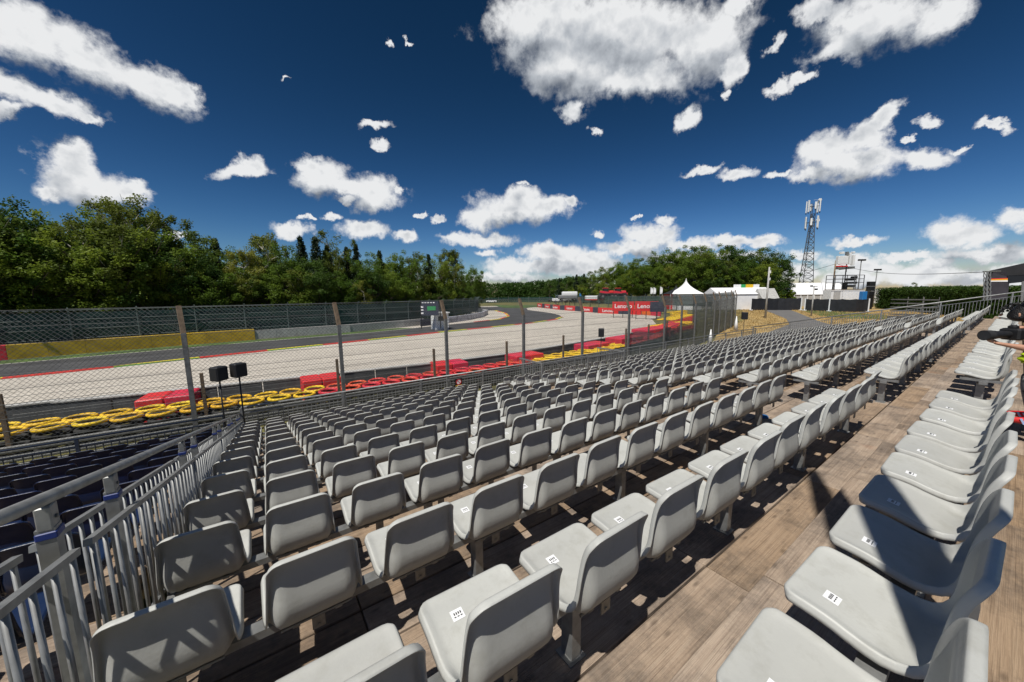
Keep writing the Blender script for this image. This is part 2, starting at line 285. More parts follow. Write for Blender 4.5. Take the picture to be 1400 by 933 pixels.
    mx4 = N(t, 'ShaderNodeMix', data_type='RGBA'); L(M2(t, 'MULTIPLY', kn.outputs[0], .55), mx4.inputs['Factor']); L(mx3.outputs['Result'], mx4.inputs['A']); mx4.inputs['B'].default_value = (.07, .045, .03, 1)
    hsv = N(t, 'ShaderNodeHueSaturation'); L(M2(t, 'ADD', M2(t, 'MULTIPLY', oi.outputs['Random'], .24), .92), hsv.inputs['Value']); L(M2(t, 'ADD', M2(t, 'MULTIPLY', oi.outputs['Random'], -.35), .98), hsv.inputs['Saturation'])
    L(mx4.outputs['Result'], hsv.inputs['Color']); L(hsv.outputs[0], b.inputs['Base Color'])
    bp = N(t, 'ShaderNodeBump'); bp.inputs['Strength'].default_value = .8; bp.inputs['Distance'].default_value = .008; L(M2(t, 'ADD', g.outputs[0], g2.outputs[0]), bp.inputs['Height']); L(bp.outputs[0], b.inputs['Normal'])
    return m
MT['wood'] = wood_mat()

def leaf_mat(name, c, tr=.35):
    m = bpy.data.materials.new(name); m.use_nodes = True; t = m.node_tree; L = t.links.new; b = t.nodes['Principled BSDF']; out = t.nodes['Material Output']
    b.inputs['Roughness'].default_value = .6; b.inputs['Specular IOR Level'].default_value = .25
    tc = N(t, 'ShaderNodeTexCoord'); oi = N(t, 'ShaderNodeObjectInfo')
    n = N(t, 'ShaderNodeTexNoise'); n.inputs['Scale'].default_value = .9; n.inputs['Detail'].default_value = 5; n.inputs['Roughness'].default_value = .7; L(tc.outputs['Object'], n.inputs['Vector'])
    r = N(t, 'ShaderNodeValToRGB'); L(n.outputs[0], r.inputs[0]); r.color_ramp.elements[0].position = .3; r.color_ramp.elements[1].position = .72
    r.color_ramp.elements[0].color = (c[0] * .6, c[1] * .66, c[2] * .7, 1); r.color_ramp.elements[1].color = (c[0] * 1.35, c[1] * 1.2, c[2] * 1.0, 1)
    hsv = N(t, 'ShaderNodeHueSaturation'); L(M2(t, 'ADD', M2(t, 'MULTIPLY', oi.outputs['Random'], .7), .65), hsv.inputs['Value']); L(M2(t, 'ADD', M2(t, 'MULTIPLY', oi.outputs['Random'], -.05), .525), hsv.inputs['Hue'])
    L(r.outputs[0], hsv.inputs['Color']); L(hsv.outputs[0], b.inputs['Base Color'])
    tl = N(t, 'ShaderNodeBsdfTranslucent'); L(hsv.outputs[0], tl.inputs[0])
    ms = N(t, 'ShaderNodeMixShader'); ms.inputs[0].default_value = tr; L(b.outputs[0], ms.inputs[1]); L(tl.outputs[0], ms.inputs[2]); L(ms.outputs[0], out.inputs[0])
    return m
MT['leaf'] = leaf_mat('mid_green_leaves', (.135, .215, .026), .45)
MT['leafd'] = leaf_mat('dark_green_leaves', (.080, .140, .022), .4)
MT['leafb'] = leaf_mat('olive_birch_leaves', (.165, .205, .035), .45)
MT['needle'] = leaf_mat('dark_conifer_needles', (.022, .045, .018), .15)
MT['netting'] = mat('pale_grey_debris_netting', (.20, .245, .24), .8, 0, .2, 3)
def make_net(m, alpha):
    t = m.node_tree; b = t.nodes['Principled BSDF']; out = t.nodes['Material Output']
    tr = N(t, 'ShaderNodeBsdfTransparent'); ms = N(t, 'ShaderNodeMixShader'); ms.inputs[0].default_value = alpha
    t.links.new(tr.outputs[0], ms.inputs[1]); t.links.new(b.outputs[0], ms.inputs[2]); t.links.new(ms.outputs[0], out.inputs[0])
make_net(MT['netting'], .72)

# ------------------------------------------------------------------ builders
class MB:
    def __init__(s): s.v = []; s.f = []; s.m = []
    def add(s, vs, fs, mi=0):
        o = len(s.v); s.v.extend([tuple(x) for x in vs])
        for f in fs: s.f.append(tuple(i + o for i in f)); s.m.append(mi)
    def box(s, c, d, mi=0, ax=None, bev=0):
        x, y, z = (Vector(a) for a in (ax or ((1, 0, 0), (0, 1, 0), (0, 0, 1)))); c = Vector(c); hx, hy, hz = d[0] / 2, d[1] / 2, d[2] / 2
        if bev <= 0:
            vs = [c + x * (i * hx) + y * (j * hy) + z * (k * hz) for k in (-1, 1) for j in (-1, 1) for i in (-1, 1)]
            s.add(vs, [(0, 2, 3, 1), (4, 5, 7, 6), (0, 1, 5, 4), (2, 6, 7, 3), (0, 4, 6, 2), (1, 3, 7, 5)], mi)
        else:
            rings = []
            for k, ins in ((-hz, bev), (-hz + bev, 0), (hz - bev, 0), (hz, bev)):
                a, b = hx - ins, hy - ins; q = bev
                rings.append([(-a + q, -b), (a - q, -b), (a, -b + q), (a, b - q), (a - q, b), (-a + q, b), (-a, b - q), (-a, -b + q), k])
            vs = []
            for rg in rings: vs += [c + x * p[0] + y * p[1] + z * rg[8] for p in rg[:8]]
            fs = [tuple(reversed(range(8))), tuple(range(24, 32))]
            for r_ in range(3):
                for i in range(8): j = (i + 1) % 8; fs.append((r_ * 8 + i, r_ * 8 + j, r_ * 8 + 8 + j, r_ * 8 + 8 + i))
            s.add(vs, fs, mi)
        return s
    def tube(s, a, b, r, n=8, mi=0, r2=None, cap=True):
        a, b = Vector(a), Vector(b); d = (b - a)
        if d.length < 1e-6: return s
        d.normalize(); u = d.orthogonal().normalized() if abs(d.z) > .9 or True else None; w = d.cross(u); r2 = r if r2 is None else r2
        vs = []
        for p, q in ((a, r), (b, r2)):
            for i in range(n): t = 2 * PI * i / n + PI / n; vs.append(p + u * (q * math.cos(t)) + w * (q * math.sin(t)))
        fs = [(i, (i + 1) % n, n + (i + 1) % n, n + i) for i in range(n)]
        if cap: fs += [tuple(reversed(range(n))), tuple(range(n, 2 * n))]
        s.add(vs, fs, mi); return s
    def path(s, pts, r, n=6, mi=0):
        for a, b in zip(pts[:-1], pts[1:]): s.tube(a, b, r, n, mi)
        return s
    def bar(s, a, b, w, h, mi=0):       # rectangular bar from a to b
        a, b = Vector(a), Vector(b); d = b - a; l = d.length; d.normalize()
        side = d.cross(Vector((0, 0, 1)));
        if side.length < 1e-3: side = Vector((1, 0, 0))
        side.normalize(); up = side.cross(d)
        return s.box((a + b) / 2, (l, w, h), mi, (d, side, up))
    def prism(s, poly, z0, z1, mi=0):
        n = len(poly); vs = [(p[0], p[1], z0) for p in poly] + [(p[0], p[1], z1) for p in poly]
        s.add(vs, [tuple(reversed(range(n))), tuple(range(n, 2 * n))] + [(i, (i + 1) % n, n + (i + 1) % n, n + i) for i in range(n)], mi); return s
    def mesh(s, name, mats, smooth=False, off=(0, 0, 0)):
        me = bpy.data.meshes.new(name); o = Vector(off)
        me.from_pydata([tuple(Vector(v) - o) for v in s.v], [], s.f)
        for m in (mats if isinstance(mats, (list, tuple)) else [mats]): me.materials.append(m)
        me.polygons.foreach_set('material_index', s.m)
        if smooth: me.polygons.foreach_set('use_smooth', [True] * len(me.polygons))
        me.update(); return me
    def build(s, name, mats, parent=None, smooth=False, kind=None, local=False):
        off = (0, 0, 0) if (local or parent is None) else ORG.get(parent.name, (0, 0, 0))
        return link(name, s.mesh(name, mats, smooth, off), parent, kind)
ORG = {}
def link(name, me, parent=None, kind=None, loc=None):
    o = bpy.data.objects.new(name, me); COL.objects.link(o)
    if parent: o.parent = parent; ORG[o.name] = ORG.get(parent.name, (0, 0, 0))
    if loc is not None: o.location = loc
    if kind: o['kind'] = kind
    return o
def tag(o, label, cat, group=None):
    o['label'] = label; o['category'] = cat
    if group: o['group'] = group
    return o
def thing(name, label, cat, loc=(0, 0, 0), rz=0, group=None):
    o = bpy.data.objects.new(name, None); COL.objects.link(o); o.location = loc; o.rotation_euler = (0, 0, rz); o.empty_display_size = .1
    tag(o, label, cat, group); ORG[o.name] = tuple(loc) if rz == 0 else (0, 0, 0)
    return o
def kids(o): return [c for c in COL.objects if c.parent == o]
def dup(proto, ch, loc, rz, label, group, sc=None):
    r = proto.copy(); COL.objects.link(r); r.location = loc; r.rotation_euler = (0, 0, rz); r['label'] = label
    if group: r['group'] = group
    if sc is not None: r.scale = sc if isinstance(sc, tuple) else (sc, sc, sc)
    for c, sub in ch:
        d = c.copy(); COL.objects.link(d); d.parent = r
        for g in sub:
            e = g.copy(); COL.objects.link(e); e.parent = d
    return r
def structure(name, me_or_mb, mats=None, smooth=False):
    o = link(name, me_or_mb if isinstance(me_or_mb, bpy.types.Mesh) else me_or_mb.mesh(name, mats, smooth)); o['kind'] = 'structure'; return o
ORD = ['first','second','third','fourth','fifth','sixth','seventh','eighth','ninth','tenth','eleventh','twelfth','thirteenth','fourteenth','fifteenth','sixteenth','seventeenth','eighteenth','nineteenth','twentieth',
 'twenty-first','twenty-second','twenty-third','twenty-fourth','twenty-fifth','twenty-sixth','twenty-seventh','twenty-eighth','twenty-ninth','thirtieth','thirty-first','thirty-second','thirty-third','thirty-fourth','thirty-fifth','thirty-sixth','thirty-seventh','thirty-eighth','thirty-ninth','fortieth',
 'forty-first','forty-second','forty-third','forty-fourth','forty-fifth','forty-sixth','forty-seventh','forty-eighth','forty-ninth','fiftieth']
def lerp(a, b, t): return a + (b - a) * t
def along(pts, step, z=None):
    """points every `step` along a 2D polyline, with the local direction"""
    out = []; carry = 0
    for (x0, y0), (x1, y1) in zip(pts[:-1], pts[1:]):
        l = math.hypot(x1 - x0, y1 - y0); t = carry
        while t < l: out.append((lerp(x0, x1, t / l), lerp(y0, y1, t / l), math.atan2(y1 - y0, x1 - x0))); t += step
        carry = t - l
    return out
def yline(pts, x):
    for (x0, y0), (x1, y1) in zip(pts[:-1], pts[1:]):
        if x0 <= x <= x1: return lerp(y0, y1, (x - x0) / (x1 - x0))
    return pts[-1][1] if x > pts[-1][0] else pts[0][1]

# ------------------------------------------------------------------ ground, track, gravel
def sheet(name, poly, z, m, sub=0):
    tri = geometry.tessellate_polygon([[Vector((p[0], p[1], 0)) for p in poly]])
    b = MB(); b.add([(p[0], p[1], z) for p in poly], [tuple(t) for t in tri]); 
    b.f = [f if (Vector(b.v[f[1]]) - Vector(b.v[f[0]])).cross(Vector(b.v[f[2]]) - Vector(b.v[f[0]])).z > 0 else tuple(reversed(f)) for f in b.f]
    return structure(name, b, m)
g = MB(); g.box((0, 0, -.5), (9000, 9000, 1)); structure('ground', g, MT['grass'])
gv = [(-60, 18.6), (-14, 20.2), (-7.5, 20.0), (-4.6, 19.6), (3, 18.9), (9, 18.3), (13, 18.2), (20.5, 19.4), (26, 20), (36, 23), (47, 30), (55, 36), (63.4, 39.8), (64.6, 43.7), (63.2, 53.7), (68.3, 74), (75, 92), (85, 108), (70, 112), (60, 116), (52, 100), (44, 84), (36, 68), (28, 58), (18, 52), (-10, 40), (-60, 30)]
sheet('gravel_trap', gv, .004, MT['gravel'])
near = [(-120, 15), (-60, 25.5), (-30, 31.2), (-16, 34.3), (-10.4, 35.2), (-5.8, 36.2), (-1.2, 37.2), (5.2, 38.4), (12, 39.8), (18.1, 41.2), (22.6, 42.1), (29.3, 43.2), (35.9, 44.6), (43.2, 47.4), (48.4, 51.3), (52, 56), (55.4, 62), (58, 69), (61.5, 79), (68, 88), (78, 96), (90, 103)]
far = [(84, 112), (72, 106), (66, 105), (60, 112), (40, 135), (-20, 190), (-20, 172), (30, 132), (52, 107), (56, 96), (53, 82), (48, 70), (42, 60), (36, 54.5), (30, 52.3), (22, 50.2), (10.9, 47.0), (0, 45.6), (-6, 44.4), (-15.9, 42.4), (-30, 39.5), (-60, 33.5), (-120, 22)]
sheet('race_track', near + far, .012, MT['asphalt'])
# green verge along the far side
fl = [(-120, 22), (-60, 33.5), (-30, 39.5), (-15.9, 42.4), (-6, 44.4), (0, 45.6), (10.9, 47.0), (18, 49)]
sheet('grass_verge', fl + [(16, 50.6), (9, 48.9), (0, 47.6), (-8, 46.6), (-16, 45.2), (-60, 37.5), (-120, 26)], .008, MT['green'])
sheet('infield_grass', [G(672, 417.2), G(700, 417.8), G(742, 417.6), G(738, 420), G(712, 421.6), G(690, 421.5)], .016, MT['green'])
# kerb and white line: runs of painted blocks along the near edge and a thin line on the far edge
kb = MB(); ki = 0
for i, (x, y, a) in enumerate(along(near[2:15], .9)):
    d = Vector((math.cos(a), math.sin(a), 0)); n = Vector((-d.y, d.x, 0)); c = Vector((x, y, 0))
    seg = (i // 5) % 2
    kb.box(c + n * .10 + Vector((0, 0, .03)), (.9, .36, .06), seg, (d, n, (0, 0, 1)))
    kb.box(c - n * .22 + Vector((0, 0, .02)), (.9, .26, .04), 2 if seg else 0, (d, n, (0, 0, 1)))
structure('track_kerb', kb, [mat('red_kerb_paint', (.55, .04, .03), .7, 0, .2, 2), mat('yellow_kerb_paint', (.72, .58, .03), .7, 0, .2, 2), mat('green_kerb_paint', (.10, .30, .06), .7, 0, .2, 2)])
kb = MB()
for i, (x, y, a) in enumerate(along([(30, 52.3), (36, 54.5), (42, 60), (48, 70), (53, 82)], 1.0)):
    d = Vector((math.cos(a), math.sin(a), 0)); n = Vector((-d.y, d.x, 0))
    kb.box(Vector((x, y, .03)) + n * .2, (1.0, .5, .06), (i // 4) % 2, (d, n, (0, 0, 1)))
structure('inside_kerb', kb, [bpy.data.materials['red_kerb_paint'], bpy.data.materials['yellow_kerb_paint']])
wl = MB()
for x, y, a in along(fl, 2.0):
    d = Vector((math.cos(a), math.sin(a), 0)); n = Vector((-d.y, d.x, 0)); wl.box(Vector((x, y, .016)) + n * -.1, (2.0, .14, .008), 0, (d, n, (0, 0, 1)))
structure('white_edge_line', wl, mat('worn_white_line_paint', (.55, .52, .47), .8, 0, .2, 2))
# straw-coloured slope and access road at the far end of the stand
sheet('dry_grass_slope', [(33, 8), (33, 15.5), (45, 20.5), (54, 22.6), (70, 27), (128, 53), (124, 38), (150, 38), (150, -10), (60, -10), (33, -5)], .006, MT['straw'])
sheet('access_road', [G(1025, 417.6), G(1061, 419), G(1085, 425.5), G(1121, 440), G(1165, 452), G(1120, 475), (36, 12.5), (34, 14.5), G(1030, 462), G(1079, 444), G(1075, 436.5), G(1050, 426.5)], .012, MT['asphalt2'])
sheet('green_grass_patch', [G(1085, 421.5), G(1210, 431), G(1225, 437), G(1160, 436), G(1120, 432)], .014, MT['green'])

# ------------------------------------------------------------------ the grandstand
def tipY(k): return {-1: -.89, 0: -.03, 1: .84}.get(k, 1.72 + .8443 * (k - 2))
def tipZ(k): return {-1: 4.215, 0: 4.036, 1: 3.887}.get(k, 3.68 - .1872 * (k - 2))
DROP = .76
def flo(k): return tipZ(k) - DROP
X0, X1 = -.52, 32.6
ROWS = list(range(-1, 14))
stand = thing('grandstand', 'long stepped timber deck of the grandstand carrying the grey seats', 'grandstand')
def board_mesh(lx, ly, seed):
    b = MB(); b.box((0, 0, -.022), (lx - .008, ly - .012, .044), 0, None, .004); return b.mesh('deck_board', MT['wood'])
def tread_edges(k): return tipY(k) - .19, tipY(k + 1) - .19 if k < 13 else tipY(13) + .80
PW = 1.755
rnd = random.Random(3)
far_boards = MB(); nb = 0
bmesh_cache = {}
xs = [X0 + .02 + i * PW - .9 for i in range(20)]
cands = []
for k in ROWS:
    y0, y1 = tread_edges(k); split = 3 if k >= 1 else 2
    shift = .0 if k % 2 else .0
    for x in xs:
        a, b = max(X0, x), min(X1, x + PW)
        if b - a < .1: continue
        w = (y1 - y0) / split
        for j in range(split):
            cands.append((k, (a + b) / 2, y0 + w * (j + .5), b - a, w))
cands.sort(key=lambda c: (math.hypot(c[1], c[2])))
for n, (k, x, y, l, w) in enumerate(cands):
    z = flo(k) + rnd.uniform(-.002, .002)
    if n < 300:
        key = (round(l, 3), round(w, 3))
        if key not in bmesh_cache: bmesh_cache[key] = board_mesh(l, w, n)
        o = link('deck_board', bmesh_cache[key], stand, None, (x, y, z)); o.rotation_euler = (rnd.uniform(-.002, .002), rnd.uniform(-.0015, .0015), 0)
    else: far_boards.box((x, y, z - .022), (l - .01, w - .01, .044))
o = far_boards.build('far_deck_boards', MT['wood'], stand, kind='stuff')
rb = MB()
for k in ROWS[:-1]:
    y = tread_edges(k)[1]; z0, z1 = flo(k + 1) - .01, flo(k) - .047
    rb.box(((X0 + X1) / 2, y - .03, (z0 + z1) / 2 - .02), (X1 - X0, .03, z1 - z0 + .04))
rb.box(((X0 + X1) / 2, tread_edges(13)[1] - .03, .42), (X1 - X0, .03, .84))
for k in ROWS: rb.box(((X0 + X1) / 2, (tread_edges(k)[0] + tread_edges(k)[1]) / 2, flo(k) - .10), (X1 - X0, .70, .02))
rb.build('riser_boards', MT['timber'], stand)
sb = MB()
for x in [X0 + .05 + i * 3.6 for i in range(10)]:
    for k in range(0, 14, 3): sb.box((x, tipY(k) + .2, flo(k) / 2 - .08), (.08, .08, flo(k) - .16))
sb.build('support_post', MT['galv2'], stand)

# neighbouring blue stand on the left
BX0, BX1 = -9.5, -.95
stand2 = thing('grandstand', 'neighbouring stepped deck with dark blue seats left of the side railing', 'grandstand')
cb = MB(); cr_ = MB(); BR = list(range(1, 14))
nb = 0
for k in BR:
    y0, y1 = tread_edges(k); w = (y1 - y0) / 3
    for i in range(5):
        a = BX1 - (i + 1) * PW; b = min(BX1, a + PW)
        if a < -.36 * y1 - 2.2: continue
        for j in range(3):
            key = (round(PW, 3), round(w, 3))
            if key not in bmesh_cache: bmesh_cache[key] = board_mesh(PW, w, 1)
            link('deck_board', bmesh_cache[key], stand2, None, ((a + b) / 2, y0 + w * (j + .5), flo(k)))
    cr_.box(((BX0 + BX1) / 2, y1 - .03, flo(k) - .15), (BX1 - BX0, .03, .25)); cr_.box(((BX0 + BX1) / 2, (y0 + y1) / 2, flo(k) - .10), (BX1 - BX0, .70, .02))
cr_.build('riser_boards', MT['timber'], stand2)

# ------------------------------------------------------------------ the seats
def shell_grid(hi=True):
    # profile: y forward of the back's top edge, z above the floor
    P = [(.425, .440), (.40, .449), (.35, .447), (.28, .438), (.22, .422), (.165, .411), (.120, .411), (.086, .425), (.063, .457), (.052, .505), (.046, .57), (.040, .62), (.032, .665), (.019, .705), (.003, .738), (-.008, .760)]
    C = [0]
    for a, b in zip(P[:-1], P[1:]): C.append(C[-1] + math.hypot(b[0] - a[0], b[1] - a[1]))
    T = C[-1]
    def prof(d):
        d = min(max(d, 0), T)
        for i in range(len(P) - 1):
            if d <= C[i + 1] + 1e-9: break
        t = (d - C[i]) / (C[i + 1] - C[i]); p0 = P[max(0, i - 1)]; p1 = P[i]; p2 = P[i + 1]; p3 = P[min(len(P) - 1, i + 2)]
        q = []
        for a in (0, 1):
            m1 = (p2[a] - p0[a]) / 2; m2 = (p3[a] - p1[a]) / 2; t2, t3 = t * t, t * t * t
            q.append((2 * t3 - 3 * t2 + 1) * p1[a] + (t3 - 2 * t2 + t) * m1 + (-2 * t3 + 3 * t2) * p2[a] + (t3 - t2) * m2)
        return Vector((0, q[0], q[1]))
    sv = lambda a, b, x: (lambda t: t * t * (3 - 2 * t))(min(1, max(0, (x - a) / (b - a))))
    E_ = [0, .004, .008, .012, .018, .025, .033, .042, .055] if hi else [0, .006, .012, .026, .045]
    m_ = 5 if hi else 2; nmid = 20 if hi else 8
    rows = E_ + [lerp(E_[-1], T - E_[-1], (q + 1) / (nmid + 1)) for q in range(nmid)] + [T - e for e in reversed(E_)]
    cb_ = C[6]; RC = .060; RF = .055; V = []; thin = []
    for s_ in rows:
        c = prof(s_); tg = (prof(s_ + .004) - prof(s_ - .004)).normalized(); nr = Vector((0, tg.z, -tg.y)) 
        if nr.z > 0 or (abs(nr.z) < .2 and nr.y > 0): nr = -nr
        dtop = T - s_; isb = sv(cb_ - .05, cb_ + .05, s_)
        base = .216 - .012 * isb - .022 * sv(cb_, T, s_)
        hw = base
        if dtop < RC: hw = base - RC + math.sqrt(max(0, RC * RC - (RC - dtop) ** 2))
        if s_ < RF: hw = base - RF + math.sqrt(max(0, RF * RF - (RF - s_) ** 2))
        inner = base - E_[-1]; cols = [-base + e for e in E_] + [lerp(-inner, inner, (q + 1) / (2 * m_)) for q in range(2 * m_ - 1)] + [base - e for e in reversed(E_)]
        for xx in cols:
            x = xx * hw / base; de = base - abs(x); d = min(de, dtop, s_)
            if dtop < RC and abs(x) > base - RC: d = max(0, RC - math.hypot(abs(x) - base + RC, RC - dtop))
            if s_ < RF and abs(x) > base - RF: d = max(0, RF - math.hypot(abs(x) - base + RF, RF - s_))
            skirt = max(0, 1 - d / .012) ** 1.4; dish = sv(.010, .050, d)
            off = isb * (.026 * skirt + .006 * dish + .046 * sv(.012, .060, de if dtop > RC else d) * min(1, max(0, dtop - .050) / .21)) + (1 - isb) * (.030 * skirt + .007 * dish + .006 * dish * (1 - (x / base) ** 2))
            p = c + nr * off; V.append((x, p.y, p.z)); thin.append(sv(.008, .03, d) * isb)
    w = len(cols); F = []
    for j in range(len(rows) - 1):
        for i in range(w - 1): a = j * w + i; F.append((a, a + 1, a + w + 1, a + w))
    return V, F, thin
def shell_mesh(name, m, hi=True, thick=.005):
    V, F, th = shell_grid(hi)
    me = bpy.data.meshes.new(name); me.from_pydata(V, [], F); me.update()
    at = me.attributes.new('thin', 'FLOAT', 'POINT'); at.data.foreach_set('value', th)
    bm = bmesh.new(); bm.from_mesh(me); bmesh.ops.recalc_face_normals(bm, faces=bm.faces)
    bmesh.ops.solidify(bm, geom=bm.faces[:], thickness=thick)
    bmesh.ops.recalc_face_normals(bm, faces=bm.faces)
    bm.to_mesh(me); bm.free(); me.materials.append(m); me.polygons.foreach_set('use_smooth', [True] * len(me.polygons)); me.update()
    return me
shell_hi = shell_mesh('shell', MT['shell'])
shell_blue = shell_mesh('shell', MT['blue_shell'], False)

def make_seat():
    t = thing('stadium_seat', '', 'seat')
    link('shell', shell_hi, t)
    s = MB(); s.box((0, 0, 0), (.052, .046, .0012)); s.v = [(-.085 + x * math.cos(.12) - y * math.sin(.12), .300 + x * math.sin(.12) + y * math.cos(.12), .4355 + z) for x, y, z in s.v]
    from mathutils.bvhtree import BVHTree
    bv = BVHTree.FromPolygons([v.co for v in shell_hi.vertices], [tuple(p.vertices) for p in shell_hi.polygons])
    def drape(mb, lift): mb.v = [(x, y, bv.ray_cast(Vector((x, y, .7)), Vector((0, 0, -1)))[0].z + lift + (z if z > 0 else 0)) for x, y, z in mb.v]
    s = MB(); s.box((-.085, .300, 0), (.050, .044, .0008)); drape(s, .0012)
    st = s.build('seat_label', MT['label'], t)
    k = MB(); rr = random.Random(2)
    for q in range(4): k.box((-.097 + q * .0085, .304, 0), (.0045, .010, .0004))
    for q in range(3): k.box((-.098 + q * .013, .291, 0), (.008, .0035, .0004))
    drape(k, .0024)
    k.build('print', MT['ink'], st)
    b = MB()
    for x in (-.115, .115): b.tube((x, .135, .34), (x, .135, .372), .006, 6)
    b.box((0, .135, .352), (.28, .035, .006)); b.box((0, .30, .352), (.28, .035, .006))
    b.box((0, .055, .335), (.055, .006, .06)); b.tube((0, .048, .322), (0, .062, .322), .008, 6); b.tube((-.15, .06, .368), (.15, .06, .368), .007, 6)
    for x in (-.09, .09): b.box((x, .11, .362), (.03, .11, .012))
    for x in (-.115, .115): b.box((x, .24, .372), (.03, .20, .034))
    b.build('mounting_bracket', MT['bracket'], t)
    return t
proto = make_seat(); pch = [(c, kids(c)) for c in kids(proto)]
first = True; used_proto = [True]
seats = []
def blocks(k):
    b = []
    if k == 0: off = .06
    else: off = 0
    for j in range(13): b.append((-.203 - .184 + .5 * j + off, j))
    for j in range(28): b.append((7.58 + .5 * j + off, 13 + j))
    for j in range(18): b.append((23.2 + .5 * j + off, 41 + j))
    return b
for k in range(0, 14):
    for x, j in blocks(k):
        if k == 0 and x < -.2: continue
        if k in (11, 12) and 8.2 < x < 13.6: continue
        if k == 0 and False: continue
        y = tipY(k); d = math.hypot(x, y)
        vis = not (k == 0 and x < .9)
        seats.append((d if vis else d + 8, k, j, x, y))
seats.sort()
rowname = {0: 'the topmost row, right of the walkway', 1: 'the first row below the walkway'}
for k in range(2, 14): rowname[k] = 'the %s row below the walkway' % ORD[k - 1]
rowshort = {0: 'topmost row beside the walkway'}
for k in range(1, 14): rowshort[k] = '%s row below the walkway' % ORD[k - 1]
rest = []
srn = random.Random(9)
for n, (d, k, j, x, y) in enumerate(seats):
    blk = 'near' if j < 13 else ('middle' if j < 41 else 'far')
    jj = j if j < 13 else (j - 13 if j < 41 else j - 41)
    if n < 300:
        lab = 'pale grey seat, %s from left in the %s block, %s' % (ORD[jj], blk, rowshort[k])
        rz = srn.uniform(-.028, .028)
        o = proto if n == 0 else dup(proto, pch, (x, y, flo(k)), rz, lab, None)
        o.location = (x, y, flo(k)); o.rotation_euler = (srn.uniform(-.03, .02), 0, rz); o['label'] = lab; o['group'] = 'grey seats in rows on the grandstand'
    else: rest.append((x, y, flo(k), srn.uniform(-.03, .03), srn.uniform(-.03, .02)))
# the remaining far seats: one mesh
V, F, th = shell_grid(False)
tmp = bpy.data.meshes.new('t'); tmp.from_pydata(V, [], F); at = tmp.attributes.new('thin', 'FLOAT', 'POINT'); at.data.foreach_set('value', th); bm = bmesh.new(); bm.from_mesh(tmp); bmesh.ops.recalc_face_normals(bm, faces=bm.faces); bmesh.ops.solidify(bm, geom=bm.faces[:], thickness=.006); bmesh.ops.recalc_face_normals(bm, faces=bm.faces); bm.to_mesh(tmp); bm.free()
lv = np.array([v.co[:] for v in tmp.vertices]); lf = [tuple(p.vertices) for p in tmp.polygons]
av = []; af = []
for i, (x, y, z, rz, rx) in enumerate(rest):
    c, s_ = math.cos(rz), math.sin(rz); c2, s2 = math.cos(rx), math.sin(rx)
    q = lv.copy(); yy = q[:, 1] * c2 - q[:, 2] * s2; zz = q[:, 1] * s2 + q[:, 2] * c2
    q = np.stack([q[:, 0] * c - yy * s_ + x, q[:, 0] * s_ + yy * c + y, zz + z], 1)
    av.append(q); af += [tuple(a + i * len(lv) for a in f) for f in lf]
me = bpy.data.meshes.new('far_seats'); me.from_pydata(np.concatenate(av).tolist(), [], af); me.materials.append(MT['shell']); at = me.attributes.new('thin', 'FLOAT', 'POINT'); tv = [a.value for a in tmp.attributes['thin'].data]; at.data.foreach_set('value', tv * len(rest)); me.polygons.foreach_set('use_smooth', [True] * len(me.polygons)); me.update()
o = link('far_seats', me); o['kind'] = 'stuff'; tag(o, 'mass of small pale grey seats farther down and along the grandstand', 'seats')
# blue seats
bp = thing('blue_seat', '', 'seat'); link('shell', shell_blue, bp)
b = MB(); b.box((0, .165, .352), (.28, .035, .006)); b.box((0, .30, .352), (.28, .035, .006)); b.box((0, .2, .33), (.06, .24, .05)); b.build('mounting_bracket', MT['bracket'], bp)
bch = [(c, []) for c in kids(bp)]; nbl = 0
for k in range(2, 14):
    for j in range(10):
        x = -1.25 - .5 * j; y = tipY(k)
        if x < -.34 * (y + .4) - 1.1: continue
        lab = 'dark blue seat, %s from the side railing, %s row of the left stand' % (ORD[j], ORD[k - 2])
        o = bp if nbl == 0 else dup(bp, bch, (0, 0, 0), 0, lab, None); nbl += 1
        o.location = (x, y, flo(k)); o['label'] = lab; o['group'] = 'blue seats on the left stand'
# seat rails: steel beam on legs under each run of seats
leg0 = MB(); leg0.box((0, 0, .158), (.055, .07, .306)); leg0.box((0, 0, .004), (.10, .10, .008), 1); LEGM = leg0.mesh('leg', [MT['galv'], MT['galv']])
def seat_rail(k, xa, xb, blk, i0):
    y = tipY(k) + .20; z = flo(k)
    t = thing('seat_rail', 'steel rail under the seats of the %s block, %s' % (blk, rowshort[k]), 'seat rail', (xa, y, z), 0, 'seat rails under the rows of seats')
    b = MB(); b.box(((xa + xb) / 2, y - .02, z + .325), (xb - xa, .07, .04)); b.build('beam', MT['galv'], t)
    for x in (xa + .02, xb - .02): c = MB(); c.box((x, y, z + .358), (.035, .34, .03)); c.build('end_bracket', MT['galv'], t)
    n = max(2, int(round((xb - xa - .3) / 1.7)) + 1)
    for i in range(n): link('leg', LEGM, t, None, (lerp(.12, xb - xa - .30, i / (n - 1)), 0, 0))
for k in range(0, 14):
    for blk, xa, xb in (('near', -.60 + .04, 5.84), ('middle', 7.36, 21.32), ('far', 22.98, 31.95)):
        if k == 0: xa += .06; xb += .06
        if k in (11, 12) and blk == 'middle':
            seat_rail(k, 13.4, xb, blk + ' right', 0); continue
        seat_rail(k, xa, xb, blk, 0)

# ------------------------------------------------------------------ railings
def baluster_mesh(h, r, n=12):
    b = MB(); b.tube((0, 0, 0), (0, 0, h), r, n); return b.mesh('baluster', MT['galv'], True)
